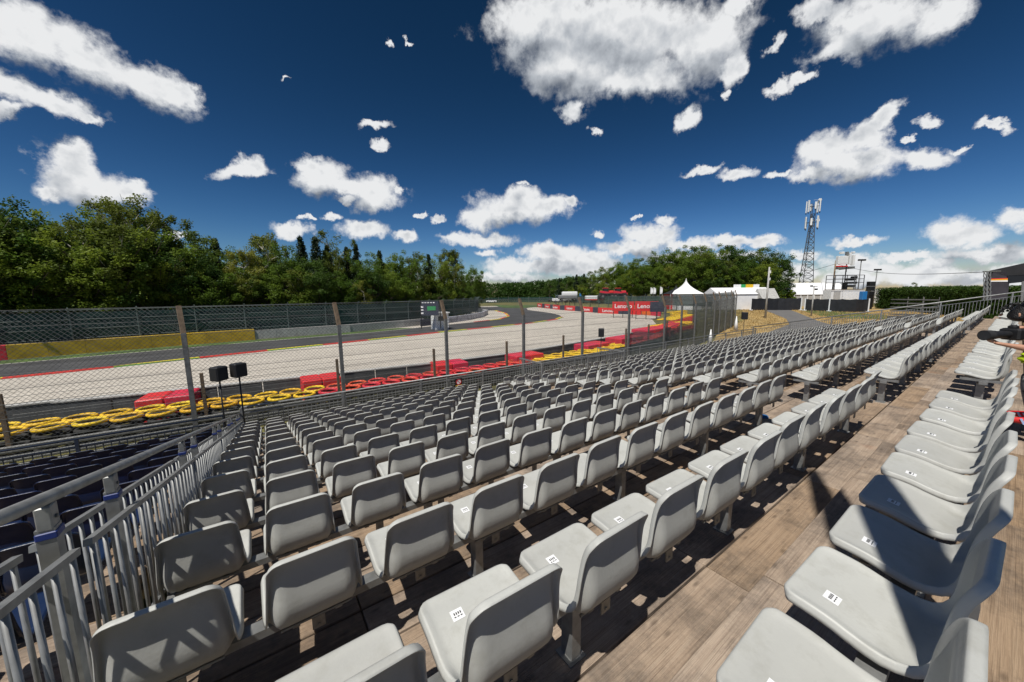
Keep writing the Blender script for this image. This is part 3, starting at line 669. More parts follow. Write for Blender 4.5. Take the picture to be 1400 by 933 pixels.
# left side railing, sloping down towards the track
def zr(y): return 4.235 - (y - 1.4) * .2486           # top handrail height
sr = thing('side_railing', 'galvanised side railing sloping down left of the grey seats', 'railing', (-.62, 1, 3))
b = MB(); b.tube((-.64, -1.4, zr(-1.4)), (-.64, 12.0, zr(12.0)), .0215, 20); b.build('handrail', MT['galv'], sr, True)
posts = [.15, 1.85, 2.45, 4.15, 4.75, 6.45, 7.05, 8.75, 9.35, 11.05, 11.85]
for y in posts:
    zt = zr(y); b = MB(); zb = 3.0 - (y - 1.5) * .2217 - .25
    b.box((-.65, y, (zb + zt - .1) / 2), (.046, .052, zt - .1 - zb)); b.box((-.648, y, zt - .065), (.038, .056, .085), 0, None, .004)
    p = b.build('post', MT['galv'], sr)
    c = MB(); c.tube((-.630, y, zt - .07), (-.623, y, zt - .07), .007, 8); c.build('bolt', MT['galv2'], p)
    c = MB(); c.box((-.648, y, zt - .125), (.052, .060, .026), 0, None, .003); c.build('clamp', MT['blueclamp'], p)
def panel_rail(x, lab_parent, y0, y1, drop, h, step, nm):
    a = Vector((x, y0, zr(y0) - drop)); c = Vector((x, y1, zr(y1) - drop))
    b = MB(); b.bar(a, c, .024, .024); b.build('top_rail', MT['galv'], lab_parent)
    b = MB(); b.bar(a - Vector((0, 0, h)), c - Vector((0, 0, h)), .03, .03); b.build('bottom_rail', MT['galv'], lab_parent)
    n = int((y1 - y0) / step); me = BAL.setdefault((h,), baluster_mesh(h, .0080))
    ox, oy, oz = ORG[lab_parent.name]
    for i in range(n + 1):
        y = y0 + .03 + i * (y1 - y0 - .06) / n; link('baluster', me, lab_parent, None, (x - ox, y - oy, zr(y) - drop - h - oz))
BAL = {}
for y0, y1 in ((-.5, 1.8), (1.9, 4.2), (4.3, 6.5), (6.6, 8.8), (8.9, 11.8)): panel_rail(-.585, sr, y0, y1, .21, .88, .125, '')
sr2 = thing('side_railing', 'second galvanised railing standing just behind the side railing, on the blue stand', 'railing', (-.76, 1, 3))
for y0, y1 in ((-.5, 1.9), (2.0, 4.3), (4.4, 6.6), (6.7, 8.9), (9.0, 11.8)): panel_rail(-.745, sr2, y0, y1, .20, .88, .115, '')

def level_railing(name, lab, xa, xb, y, ztop, h, step, psp, parts_limit=0, mt=None, y2=None, extra=None):
    y2 = y if y2 is None else y2; t = thing(name, lab, 'railing', (xa, y, ztop - h)); m = mt or MT['galv']
    b = MB(); b.tube((xa, y, ztop), (xb, y2, ztop), .026, 8); b.build('handrail', m, t, True)
    b = MB(); b.bar((xa, y, ztop - .17), (xb, y2, ztop - .17), .03, .03); b.bar((xa, y, ztop - h + .08), (xb, y2, ztop - h + .08), .03, .03); b.build('frame_rails', m, t)
    L_ = math.hypot(xb - xa, y2 - y); n = max(1, int(round(L_ / psp)))
    for i in range(n + 1): 
        f = i / n; b = MB(); b.box((lerp(xa, xb, f), lerp(y, y2, f), ztop - h / 2 - .02), (.06, .06, h)); b.build('post', m, t)
    c = MB(); n = int(L_ / step)
    for i in range(n + 1):
        f = i / n; c.tube((lerp(xa, xb, f), lerp(y, y2, f), ztop - .17), (lerp(xa, xb, f), lerp(y, y2, f), ztop - h + .08), .010, 5, 0, None, False)
    c.build('balusters', m, t, kind='stuff')
    return t
fr = level_railing('front_railing', 'long galvanised railing along the front foot of the grey grandstand', -.6, 32.6, 12.0, 1.765, 1.0, .12, 2.5)
level_railing('front_railing', 'bluish galvanised railing along the front foot of the left blue stand', -14, -.98, 12.0, 1.62, .95, .13, 2.5, mt=mat('blue_tinted_steel', (.07, .09, .13), .4, .7, .2, 20))
# far side railing
fs = thing('side_railing', 'galvanised railing sloping down at the far end of the grandstand', 'railing', (32.6, 0, 3))
zf = lambda y: 4.60 - (y + .1) * .2225
b = MB(); b.tube((32.6, -2.5, zf(-2.5)), (32.6, 12.4, zf(12.4)), .036, 8); b.build('handrail', MT['galv'], fs, True)
for i in range(7):
    y = -2.2 + i * 2.4; b = MB(); b.box((32.6, y, zf(y) - .55), (.06, .06, 1.1)); b.build('post', MT['galv'], fs)
b = MB(); b.bar((32.6, -2.4, zf(-2.4) - .2), (32.6, 12.4, zf(12.4) - .2), .03, .03); b.build('top_rail', MT['galv'], fs)
b = MB(); y = -2.4
while y < 12.3: b.tube((32.6, y, zf(y) - 1.05), (32.6, y, zf(y) - .2), .012, 5); y += .12
b.build('balusters', MT['galv'], fs, kind='stuff')
# stairwell railing near the foot of the first aisle
sw = thing('stairwell_railing', 'galvanised stairwell railing box between seats near the front of the stand', 'railing', (8.4, 10, 1.2))
for (xa, ya, xb, yb, z) in ((8.45, 10.0, 10.9, 10.0, 2.18), (11.0, 10.05, 13.3, 10.05, 2.12), (8.45, 10.0, 8.45, 11.4, 2.18), (13.3, 10.05, 13.3, 11.6, 2.12)):
    b = MB(); b.bar((xa, ya, z), (xb, yb, z), .05, .05); b.bar((xa, ya, z - .88), (xb, yb, z - .88), .04, .04); b.build('rail', MT['galv'], sw)
    n = int(math.hypot(xb - xa, yb - ya) / .13)
    for i in range(n + 1):
        f = i / n; c = MB(); c.tube((lerp(xa, xb, f), lerp(ya, yb, f), z - .88), (lerp(xa, xb, f), lerp(ya, yb, f), z), .011, 6, 0, None, False); c.build('baluster', MT['galv'], sw, True)
for x, y in ((8.45, 10), (10.9, 10), (13.3, 10.05)):
    b = MB(); b.box((x, y, 1.66), (.08, .08, 1.06)); b.build('post', MT['galv'], sw)
b = MB()
for f in (0, .5): b.tube((9.7 + f, 10.6, 1.95), (10.7 + f, 10.05, 1.2), .018, 6)
b.build('stair_stringer', MT['galv'], sw)

# round plastic feet lying by the aisle ends
for x, y, k, lab in ((6.02, 2.02, 2, 'small round blue cap lying by the aisle end of the second row'), (6.0, 1.16, 1, 'small round blue cap lying by the aisle end of the first row')):
    b = MB(); b.tube((x, y, flo(k)), (x, y, flo(k) + .02), .06, 16); b.tube((x, y, flo(k) + .02), (x, y, flo(k) + .035), .045, 16); tag(b.build('plastic_cap', MT['skyblue'], None, True), lab, 'cap')

# ------------------------------------------------------------------ loudspeakers on stands
def speaker(name, lab, px, py_top, depthY, base_z, w, h, yaw, X=None):
    c = atY(px, py_top, depthY) if X is None else Vector(X)
    t = thing(name, lab, 'loudspeaker', (c.x, c.y, base_z), 0, 'loudspeakers on stands')
    a = ((math.cos(yaw), math.sin(yaw), 0), (-math.sin(yaw), math.cos(yaw), 0), (0, 0, 1))
    b = MB(); b.box(c, (w, w * .85, h), 0, a, .02); b.build('cabinet', MT['black'], t)
    b = MB(); b.box(c - Vector(a[1]) * (w * .43), (w * .9, .012, h * .9), 0, a, .004); b.build('grille', MT['grille'], t)
    b = MB(); b.tube((c.x, c.y, base_z), (c.x, c.y, c.z - h / 2), .02, 8); b.build('pole', MT['black'], t, True)
    b = MB()
    for q in range(3):
        an = q * 2.094 + .4; b.tube((c.x + .35 * math.cos(an), c.y + .35 * math.sin(an), base_z + .01), (c.x, c.y, base_z + .42), .012, 6)
    b.build('tripod', MT['black'], t)
speaker('loudspeaker', 'left of two black loudspeakers on poles at the railing corner', 299, 511, 11.6, .88, .30, .36, .75)
speaker('loudspeaker', 'right of two black loudspeakers on poles at the railing corner', 326, 506, 11.7, .88, .30, .36, .55)
speaker('loudspeaker', 'black loudspeaker on a thin stand in front of the stairwell railing', 822, 455, 12.6, .2, .34, .44, .7)
speaker('loudspeaker', 'black loudspeaker on a stand beside the straw-coloured slope', 1018, 432, 13.3, .2, .5, .6, .5)

# small prohibition sign on the front railing
c = atY(627, 523, 11.95); sg = thing('warning_sign', 'small black sign with red prohibition ring on the front railing', 'sign', tuple(c))
b = MB(); b.box(c, (.30, .015, .30)); b.build('board', MT['black'], sg)
b = MB()
for i in range(20):
    a0, a1 = 2 * PI * i / 20, 2 * PI * (i + 1) / 20; b.bar((c.x + .1 * math.cos(a0), c.y - .012, c.z + .02 + .1 * math.sin(a0)), (c.x + .1 * math.cos(a1), c.y - .012, c.z + .02 + .1 * math.sin(a1)), .01, .022)
b.bar((c.x - .07, c.y - .013, c.z + .09), (c.x + .07, c.y - .013, c.z - .05), .01, .02); b.build('red_ring', MT['bannerred'], sg)
b = MB(); b.tube((c.x, c.y - .009, c.z + .02), (c.x, c.y - .011, c.z + .02), .09, 20); b.build('white_disc', MT['bannerwhite'], sg)
b = MB(); b.box((c.x, c.y - .011, c.z - .12), (.26, .006, .04)); b.build('yellow_strip', MT['yellow'], sg)

# ------------------------------------------------------------------ catch fence in front of the stand
FP = [(-13.8 + 4 * i, 13.5) for i in range(9)] + [(22.11, 13.56), (25.98, 14.58), (29.86, 15.56), (33.71, 16.6), (37.57, 17.64), (41.37, 18.86), (45.2, 19.92), (49.1, 20.94), (52.9, 22.1)]
FP = [(x + .05, y) for x, y in FP]
cf = thing('catch_fence', 'tall chain-link catch fence on square posts between stand and barrier', 'fence', (0, 13.5, 0))
for i, (x, y) in enumerate(FP):
    top = 4.52 if x < 30 else 4.52 + (x - 30) * .016
    b = MB(); b.box((x, y, (top - .75) / 2), (.11, .11, top - .75)); p = b.build('post', MT['galv2'], cf)
    b = MB(); b.bar((x, y, top - .78), (x - .06, y + .24, top), .115, .10); b.build('post_head', MT['brownpost'], p)
wb = MB(); mb = MB()
def fence_seg(a, c, z0, z1, cell, r, mbuf):
    d = Vector((c[0] - a[0], c[1] - a[1], 0)); L_ = d.length; d.normalize(); h = z1 - z0; A = Vector((a[0], a[1], 0))
    n = int(L_ / cell) + 1; s = h
    i = -int(h / cell) - 1
    while i * cell < L_:
        for sg_ in (1, -1):
            x0 = i * cell; 
            lo, hi = x0, x0 + h
            t0 = max(0, -lo / h) if lo < 0 else 0; t1 = min(1, (L_ - lo) / h)
            if t1 <= t0: continue
            za, zb = (z0 + h * t0, z0 + h * t1) if sg_ == 1 else (z1 - h * t0, z1 - h * t1)
            mbuf.tube(A + d * (lo + h * t0) + Vector((0, 0, za)), A + d * (lo + h * t1) + Vector((0, 0, zb)), r, 3, 0, None, False)
        i += 1
FT = FP
for (a, c) in zip(FT[:-1], FT[1:]):
    d = Vector((c[0] - a[0], c[1] - a[1], 0)).normalized(); nrm = Vector((-d.y, d.x, 0)) * .09
    a2 = (a[0] + nrm.x, a[1] + nrm.y); c2 = (c[0] + nrm.x, c[1] + nrm.y)
    fence_seg(a2, c2, .15, 3.75, .11, .0036, mb)
    up = Vector((-.06, .24, 0))
    za, zb = 3.75, 4.50
    for q in range(int(4 / .11) + 1):
        f = q * .11 / 4; f2 = min(1, f + .75 / 4)
        for s_ in (0, 1):
            p0 = Vector((lerp(a[0], c[0], f), lerp(a[1], c[1], f), 0)); p1 = Vector((lerp(a[0], c[0], f2), lerp(a[1], c[1], f2), 0))
            q0, q1 = (p0 + Vector((0, 0, za)), p1 + up + Vector((0, 0, zb))) if s_ == 0 else (p0 + up + Vector((0, 0, zb)), p1 + Vector((0, 0, za)))
            mb.tube(q0 + nrm, q1 + nrm, .0036, 3, 0, None, False)
    for z in (1.05, 1.35, 1.65, 1.95, 2.3, 2.65, 3.0, 3.35, 3.72): wb.tube((a2[0], a2[1], z), (c2[0], c2[1], z), .0065, 5, 0, None, False)
    wb.tube(Vector((a[0], a[1], 4.12)) + up * .5 + nrm, Vector((c[0], c[1], 4.12)) + up * .5 + nrm, .0065, 5); wb.tube(Vector((a[0], a[1], 4.5)) + up + nrm, Vector((c[0], c[1], 4.5)) + up + nrm, .008, 5)
mb.build('chain_link_mesh', MT['wire'], cf, kind='stuff'); wb.build('tension_cables', MT['wire'], cf)
# grey debris netting along the foot of the far part of the fence
nt = MB(); pts = along(FP[8:], 1.0)
for (x, y, a), (x2, y2, a2_) in zip(pts[:-1], pts[1:]):
    h1 = 2.2 + .12 * math.sin(x * 1.7); h2 = 2.2 + .12 * math.sin(x2 * 1.7)
    nt.add([(x, y + .16, .0), (x2, y2 + .16, 0), (x2, y2 + .12, h2), (x, y + .12, h1)], [(0, 1, 2, 3)])
tag(nt.build('debris_netting', MT['netting']), 'grey see-through netting hanging along the far part of the catch fence', 'netting')
us = MB()
for (a, c) in zip(FP[11:-1], FP[12:]):
    za, zc = 4.35 + (a[0] - 30) * .016, 4.35 + (c[0] - 30) * .016
    us.add([(a[0], a[1] + .24, 2.1), (c[0], c[1] + .24, 2.1), (c[0], c[1] + .30, zc), (a[0], a[1] + .30, za)], [(0, 1, 2, 3)])
us.build('green_screen', MT['netting'], cf)
for px, py, s in ((971, 456, .9), (1006, 437, 1.1)):
    x, y = G(px, py + 12, .3); b = MB(); b.tube((x, y, 0), (x, y, s * 1.6), .25 * s, 10, 0, .03); tag(b.build('white_sheet', MT['fabricw'], None, True), 'small white furled parasol cover %s' % ('near the curve of the catch fence' if px < 980 else 'at the very end of the catch fence'), 'cover')

# ------------------------------------------------------------------ guardrail with thin brown posts
GP = [(-14 + 2.05 * i, 15.45) for i in range(16)] + [(20.8 + 2.0 * i, 15.6 + .45 * i) for i in range(9)]
gr = thing('guardrail', 'weathered three-beam steel guardrail below the catch fence', 'guardrail', (0, 15.45, 0))
for z in (.22, .47, .72):
    b = MB()
    for (a, c) in zip(GP[:-1], GP[1:]):
        prof = [(-.0, -.10), (.035, -.07), (.035, -.03), (0, 0), (.035, .03), (.035, .07), (0, .10)]
        for p0, p1 in zip(prof[:-1], prof[1:]):
            b.add([(a[0], a[1] - .06 - p0[0], z + p0[1]), (c[0], c[1] - .06 - p0[0], z + p0[1]), (c[0], c[1] - .06 - p1[0], z + p1[1]), (a[0], a[1] - .06 - p1[0], z + p1[1])], [(0, 1, 2, 3)])
            b.add([(a[0], a[1] - .055 - p0[0], z + p0[1]), (c[0], c[1] - .055 - p0[0], z + p0[1]), (c[0], c[1] - .055 - p1[0], z + p1[1]), (a[0], a[1] - .055 - p1[0], z + p1[1])], [(3, 2, 1, 0)])
    b.build('beam', MT['galv2'], gr)
for i, (x, y) in enumerate(GP):
    tall = (i % 2 == 0) and x < 31
    b = MB(); b.box((x, y, 1.13 if tall else .45), (.09 if tall else .1, .09, 2.26 if tall else .9)); b.build('post', MT['brownpost'] if tall else MT['galv2'], gr)
b = MB()
for z in (1.15, 1.4, 1.65, 1.9, 2.15):
    for a, c in zip(GP[:-1], GP[1:]):
        if c[0] < 31: b.tube((a[0], a[1], z), (c[0], c[1], z), .006, 4, 0, None, False)
b.build('cables', MT['galv2'], gr)

# ------------------------------------------------------------------ tyre wall, blocks and panel wall
def tyre_mesh(m, ro=.41, ri=.058, nu=20, nv=8):
    V = []; F = []
    for i in range(nu):
        a = 2 * PI * i / nu
        for j in range(nv):
            t = 2 * PI * j / nv; r = ro - ri + ri * math.cos(t) * 1.0; V.append((r * math.cos(a), r * math.sin(a), .062 * math.sin(t)))
    for i in range(nu):
        for j in range(nv): F.append((i * nv + j, ((i + 1) % nu) * nv + j, ((i + 1) % nu) * nv + (j + 1) % nv, i * nv + (j + 1) % nv))
    me = bpy.data.meshes.new('tyre'); me.from_pydata(V, [], F); me.materials.append(m); me.polygons.foreach_set('use_smooth', [True] * len(F)); me.update(); return me
TY_, TR, TK = tyre_mesh(MT['yellow']), tyre_mesh(MT['red']), tyre_mesh(MT['tyre'])
def tyre_stack(x, y, me, low, n, lab, group):
    t = thing('tyre_stack', lab, 'tyre stack', (x, y, 0), 0, group)
    for q in range(n):
        o = link('tyre', me if q == n - 1 or not low else TK, t, None, (random.uniform(-.02, .02), random.uniform(-.02, .02), .13 + .225 * q)); o.rotation_euler = (random.uniform(-.04, .04), random.uniform(-.04, .04), random.uniform(0, 6))
TL = [(-9, 17.35), (-4, 16.95), (1, 16.35), (8.4, 15.95), (12.4, 16.0), (19.2, 16.3), (28.3, 18.1), (36, 21.3)]
i = 0; pcount = {}
for x, y, a in along(TL, .86):
    pk = 0 if x < 1.5 else (1 if x < 13.2 else (2 if x < 22 else 3)); pcount[pk] = pcount.get(pk, -1) + 1; pi_ = pcount[pk]
    if x < 1.5: me, cn = TY_, 'yellow'
    elif x < 13.2: me, cn = TR, 'red'
    elif x < 22: me, cn = TY_, 'yellow'
    else: me, cn = TR, 'red'
    nth = {'yellow': 'yellow-painted', 'red': 'red-painted'}[cn]
    for r_ in (0, 1):
        where = 'front' if r_ == 0 else 'back'
        part = 'left stretch' if x < 1.5 else ('middle stretch' if x < 13.2 else ('right stretch' if x < 22 else 'far stretch'))
        tyre_stack(x + r_ * .43, y + r_ * .72, me, True, 4, '%s tyre stack, %s row of the %s, %s from its left end' % (nth, where, part, ORD[pi_]), 'painted tyre stacks behind the guardrail')
    i += 1
# far bend: banks of tyres in yellow and red
def bank(p0, p1, rows, nh, cols, lab):
    t = thing('tyre_bank', lab, 'tyre wall', (p0[0], p0[1], 0), 0, 'banks of tyres at the bend')
    a = Vector((p0[0], p0[1], 0)); c = Vector((p1[0], p1[1], 0)); d = (c - a).normalized(); n = Vector((-d.y, d.x, 0)); L_ = (c - a).length; k = int(L_ / .84)
    mats_ = {'y': TY_, 'r': TR}
    cnt = 0
    for r_ in range(rows):
        for i in range(k):
            for q in range(nh):
                if q < nh - 1 and r_ > 0: continue
                p = d * (.84 * i + .42 * (r_ % 2)) + n * (.72 * r_); o = link('tyre', mats_[cols[q]], t, None, (p.x, p.y, .13 + .23 * q))
bank((33, 20.6), (41.5, 23.4), 2, 5, 'rrrrr', 'bank of red tyres where the barrier starts to bend')
bank((37, 22.8), (46.2, 24.0), 3, 4, 'rryy', 'bank of yellow and red tyres in front of the bend')
bank((44, 26), (57, 30), 3, 5, 'rrrry', 'long bank of red tyres topped yellow behind the catch fence')
bank((56, 33), (63, 34.2), 2, 6, 'rryyyy', 'farthest tyre bank with a yellow face beside the sponsor wall')
def foam(px0, py0, px1, py1, h, dpt, lab):
    (xa, ya), (xb, yb) = G(px0, py0, h), G(px1, py1, h); d = Vector((xb - xa, yb - ya, 0)); L_ = d.length; d.normalize(); n = Vector((-d.y, d.x, 0))
    t = thing('foam_barrier', lab, 'barrier', (xa, ya, 0), 0, 'red foam barrier blocks')
    nseg = max(2, int(L_ / .9)); 
    for i in range(nseg):
        b = MB(); c = Vector((xa, ya, 0)) + d * (L_ * (i + .5) / nseg) + n * dpt / 2
        b.box(c + Vector((0, 0, h / 2)), (L_ / nseg - .02, dpt, h), 0, (d, n, (0, 0, 1)), .04); b.build('block', MT['redfoam'], t)
foam(182, 549, 262, 540, 1.0, 1.3, 'red foam barrier block lowest left behind the yellow tyres')
foam(413, 522, 467, 515, 1.05, 1.3, 'red foam barrier block behind the start of the red tyres')
foam(597, 500, 641, 495, 1.05, 1.3, 'red foam barrier block left of the middle fence post')
foam(706, 488, 744, 483, 1.1, 1.3, 'red foam barrier block above the yellow tyre stretch')
foam(804, 473, 834, 468, 1.1, 1.3, 'red foam barrier block beside the stand speaker')
foam(850, 464, 880, 459, 1.2, 1.5, 'tall red foam barrier block before the bend')
foam(888, 452, 918, 447, 1.3, 1.8, 'largest red foam barrier block at the bend')
WL = [(-16, 20.9), (-7.8, 20.5), (-4.6, 19.9), (3.1, 19.0), (7.7, 18.5), (12.6, 18.4), (17, 18.9), (20.5, 19.4), (25.7, 20.0), (32, 21.6)]
pw = thing('panel_wall', 'dark grey barrier wall of upright panels between tyres and gravel', 'wall', (0, 19, 0))
for x, y, a in along(WL, 1.6):
    d = Vector((math.cos(a), math.sin(a), 0)); n = Vector((-d.y, d.x, 0)); b = MB(); c = Vector((x, y, 0)) + d * .8
    b.box(c + Vector((0, 0, .47)), (1.55, .18, .94), 0, (d, n, (0, 0, 1)), .012); b.build('panel', MT['darkpanel'], pw)
b = MB()
for x, y, a in along(WL, 1.6):
    d = Vector((math.cos(a), math.sin(a), 0)); n = Vector((-d.y, d.x, 0)); b.box(Vector((x, y, .97)) + d * .8 + n * .05, (1.62, .34, .05), 0, (d, n, (0, 0, 1)))
b.build('coping', MT['concrete'], pw)

# ------------------------------------------------------------------ far side of the track
FW = [(-60, 36.5), (-30, 42.8), (-16.3, 45.4), (-6.8, 47.3), (0, 48.0), (9.1, 49.0), (16.9, 51.2), (22, 53.4), (30, 58.6), (38, 66), (45, 77), (52, 96), (55, 112)]
fw = thing('far_fence', 'green-screened debris fence with curved post tops across the track', 'fence', (0, 48, 0))
m_ = MB(); gm = MB(); mat_c = along(FW, 4.0)
for i, (x, y, a) in enumerate(mat_c):
    b = MB(); d = Vector((math.cos(a), math.sin(a), 0)); n = Vector((-d.y, d.x, 0)); P0 = Vector((x, y, 0)) + n * .4
    b.tube(P0, P0 + Vector((0, 0, 3.3)), .06, 6); b.tube(P0 + Vector((0, 0, 3.3)), P0 - n * .25 + Vector((0, 0, 3.75)), .055, 6); b.tube(P0 - n * .25 + Vector((0, 0, 3.75)), P0 - n * .55 + Vector((0, 0, 3.9)), .05, 6)
    b.build('post', mat('grey_green_post', (.07, .10, .095), .6) if i == 0 else bpy.data.materials['grey_green_post'], fw)
for (x, y, a), (x2, y2, a2_) in zip(mat_c[:-1], mat_c[1:]):
    n = Vector((-math.sin(a), math.cos(a), 0)); p, q = Vector((x, y, 0)) + n * .5, Vector((x2, y2, 0)) + n * .5
    for z in (1.3, 2.1, 2.9, 3.7): m_.tube(p + Vector((0, 0, z)), q + Vector((0, 0, z)), .03, 4, 0, None, False)
    gm.add([p + n * .1 + Vector((0, 0, .9)), q + n * .1 + Vector((0, 0, .9)), q + n * .1 + Vector((0, 0, 3.5)), p + n * .1 + Vector((0, 0, 3.5))], [(0, 1, 2, 3)])
    fence_seg((p.x, p.y), (q.x, q.y), .9, 3.85, .5, .007, m_)
m_.build('cables_and_mesh', bpy.data.materials['grey_green_post'], fw, kind='stuff')
make_net(MT['fencegreen'], .86); gm.build('green_screen', MT['fencegreen'], fw)
bw = thing('far_barrier', 'low barrier wall along the far track edge, yellow at the left end', 'wall', (0, 47, 0))
YF = mat('faded_yellow_barrier_cover', (.50, .32, .02), .6, 0, .25, 1.5)
for x, y, a in along(FW[1:9], 2.0):
    d = Vector((math.cos(a), math.sin(a), 0)); n = Vector((-d.y, d.x, 0)); c = Vector((x, y, 0)) + d * 1.0
    if x > 19.5: break
    b = MB(); m = MT['redfoam'] if x < -17.3 else (YF if x < -1.6 else MT['concrete']); h = 1.15 if x < -1.6 else 1.0
    b.box(c + Vector((0, 0, h / 2)) + n * .1, (1.992, .5 if x < -1.6 else .3, h), 0, (d, n, (0, 0, 1)), .012); b.build('barrier_panel', m, bw)
# sponsor barrier on the inside of the bend, board, cabin
sbv = thing('sponsor_barrier', 'curved low barrier with pale printed banner on the inside of the bend', 'barrier', (20, 50, 0))
IB = [(19.5, 50.8), (22.9, 52.2), (30.7, 56.9), (37, 62.6), (42, 69), (45, 77), (50, 90)]
for i, (x, y, a) in enumerate(along(IB, 2.2)):
    d = Vector((math.cos(a), math.sin(a), 0)); n = Vector((-d.y, d.x, 0)); c = Vector((x, y, .5)) + d * 1.1
    b = MB(); b.box(c, (2.18, .3, 1.0), 0, (d, n, (0, 0, 1)), .03); p = b.build('banner_panel', MT['orange'] if i == 1 else (MT['bannerblack'] if i == 0 else mat('pale_banner_%d' % i, (.42, .43, .47), .5, 0, .5, .9)), sbv)
c = W(588, 422, 46); t = thing('advertising_board', 'black-framed advertising board with a green shape across the track', 'board', (c.x, c.y, 0))
d = Vector((RGT.x, RGT.y, 0)).normalized(); n = Vector((-d.y, d.x, 0))
b = MB(); b.box(c, (2.2, .12, 1.8), 0, (d, n, (0, 0, 1))); b.build('panel', MT['bannerblack'], t)
b = MB(); b.box(c + d * .2 - n * .08, (1.1, .05, .55), 0, (d, n, (0, 0, 1)), .02); b.build('green_shape', mat('green_print', (.03, .28, .09), .5), t)
for s in (-1, 1):
    b = MB(); b.tube(c + d * 1.25 * s - Vector((0, 0, 2.6)) + n * .12, c + d * 1.25 * s + Vector((0, 0, 1.1)) + n * .12, .07, 6); b.build('leg', MT['black'], t)
b = MB()
for q in range(5): b.box(c + d * (-.9 + .35 * q) - n * .08 + Vector((0, 0, .75)), (.22, .04, .12), 0, (d, n, (0, 0, 1)))
for q in range(3): b.box(c + d * (-1.0) - n * .08 + Vector((0, 0, .2 - .4 * q)), (.3, .04, .2), 0, (d, n, (0, 0, 1)))
b.build('white_marks', MT['bannerwhite'], t)
c = W(601, 432, 48); t = thing('marshal_cabin', 'small white marshal cabin behind the inside barrier', 'cabin', (c.x, c.y, 0))
b = MB(); b.box((c.x, c.y, 1.1), (1.9, 1.5, 2.2), 0, None, .03); b.build('body', MT['white'], t)
b = MB(); b.box((c.x, c.y, 2.26), (2.2, 1.8, .12)); b.build('roof', MT['white'], t)
b = MB(); b.box((c.x, c.y - .76, 1.5), (1.1, .04, .6)); b.build('window', MT['glass'], t)

# sponsor wall with lettering behind the gravel, and two billboards
def text_obj(s, size, m, parent, pos, dx, up, name='lettering', ext=.01):
    cu = bpy.data.curves.new('t', 'FONT'); cu.body = s; cu.size = size; cu.extrude = ext; cu.align_x = 'CENTER'; cu.align_y = 'CENTER'; cu.offset = size * .012; cu.resolution_u = 3
    to = bpy.data.objects.new('t', cu); COL.objects.link(to); dg = bpy.context.evaluated_depsgraph_get(); me = bpy.data.meshes.new_from_object(to.evaluated_get(dg)); bpy.data.objects.remove(to); 
    nrm = Vector(dx).cross(Vector(up)); mm = Matrix((Vector(dx), Vector(up), nrm)).transposed().to_4x4(); me.transform(Matrix.Translation(Vector(pos) - Vector(ORG.get(parent.name, (0, 0, 0)))) @ mm)
    me.materials.clear(); me.materials.append(m); return link(name, me, parent)
SW = [(63.4, 39.8), (64.6, 43.7), (63.4, 53.7), (68.3, 74), (75, 90)]
sw_ = thing('sponsor_wall', 'long low red and black sponsor wall beyond the gravel trap', 'wall', (64, 45, 0))
for i, (x, y, a) in enumerate(along(SW, 2.6)):
    d = Vector((math.cos(a), math.sin(a), 0)); n = Vector((-d.y, d.x, 0)); c = Vector((x, y, .62)) + d * 1.3
    m = MT['bannerred'] if i % 3 else MT['bannerblack']
    if i == 0: m = MT['redfoam']
    if i in (1,): m = MT['orange']
    b = MB(); b.box(c, (2.57, .4, 1.25), 0, (d, n, (0, 0, 1)), .04); p = b.build('banner_panel', m, sw_)
    if i > 1 and i % 3 == 1: text_obj('Lenovo', .95, MT['bannerwhite'], sw_, c + n * .22 + d * 1.3, tuple(-d), (0, 0, 1))
for px, lab in ((852, 'left red billboard with white lettering above the sponsor wall'), (884, 'right red billboard with white lettering above the sponsor wall')):
    c = W(px, 419, 66 if px < 860 else 62); t = thing('billboard', lab, 'billboard', (c.x, c.y, 0), 0, 'red billboards above the sponsor wall')
    d = Vector((.50, -.866, 0)); n = Vector((-d.y, d.x, 0)); d = Vector((RGT.x, RGT.y, 0)).normalized() * .8 + Vector((.35, -.6, 0)) * .5; d.normalize(); n = Vector((d.y, -d.x, 0))
    b = MB(); b.box(c, (3.9, .12, 1.7), 0, (d, n, (0, 0, 1))); b.build('board', MT['bannerred'], t)
    b = MB()
    for s in (-1.7, 0, 1.7): b.tube(c + d * s - n * .1 - Vector((0, 0, c.z)), c + d * s - n * .1, .06, 6)
    b.build('frame', MT['black'], t)
    text_obj('Lenovo', 1.05, MT['bannerwhite'], t, c + n * .075, tuple(d), (0, 0, 1))
c = W(899, 419, 61); b = MB(); b.box((c.x, c.y, c.z - .1), (2.4, .3, 1.7), 0, (d, n, (0, 0, 1))); b.tube((c.x, c.y, 0), (c.x, c.y, c.z), .06, 6); tag(b.build('black_board', MT['bannerblack']), 'blank black board right of the red billboards', 'board')
# fence behind the gravel trap
bf = thing('track_fence', 'green debris fence behind the sponsor wall', 'fence', (70, 50, 0))
BFL = [(67, 32), (70, 44), (71, 56), (76, 76), (84, 92), (100, 110)]
b = MB(); q_ = MB()
prev = None
for x, y, a in along(BFL, 4.0):
    d = Vector((math.cos(a), math.sin(a), 0)); n = Vector((-d.y, d.x, 0))
    c = MB(); c.tube((x, y, 0), (x, y, 3.7), .08, 6); c.tube((x, y, 3.7), (x + n.x * .5, y + n.y * .5, 4.2), .07, 6); c.build('post', bpy.data.materials['grey_green_post'], bf)
    if prev:
        for z in (2.2, 3.0, 3.7): q_.tube((prev[0], prev[1], z), (x, y, z), .035, 4)
        b.add([(prev[0], prev[1], 1.9), (x, y, 1.9), (x, y, 3.7), (prev[0], prev[1], 3.7)], [(0, 1, 2, 3)])
    prev = (x, y)
q_.build('cables', bpy.data.materials['grey_green_post'], bf); b.build('green_screen', MT['fencegreen'], bf)
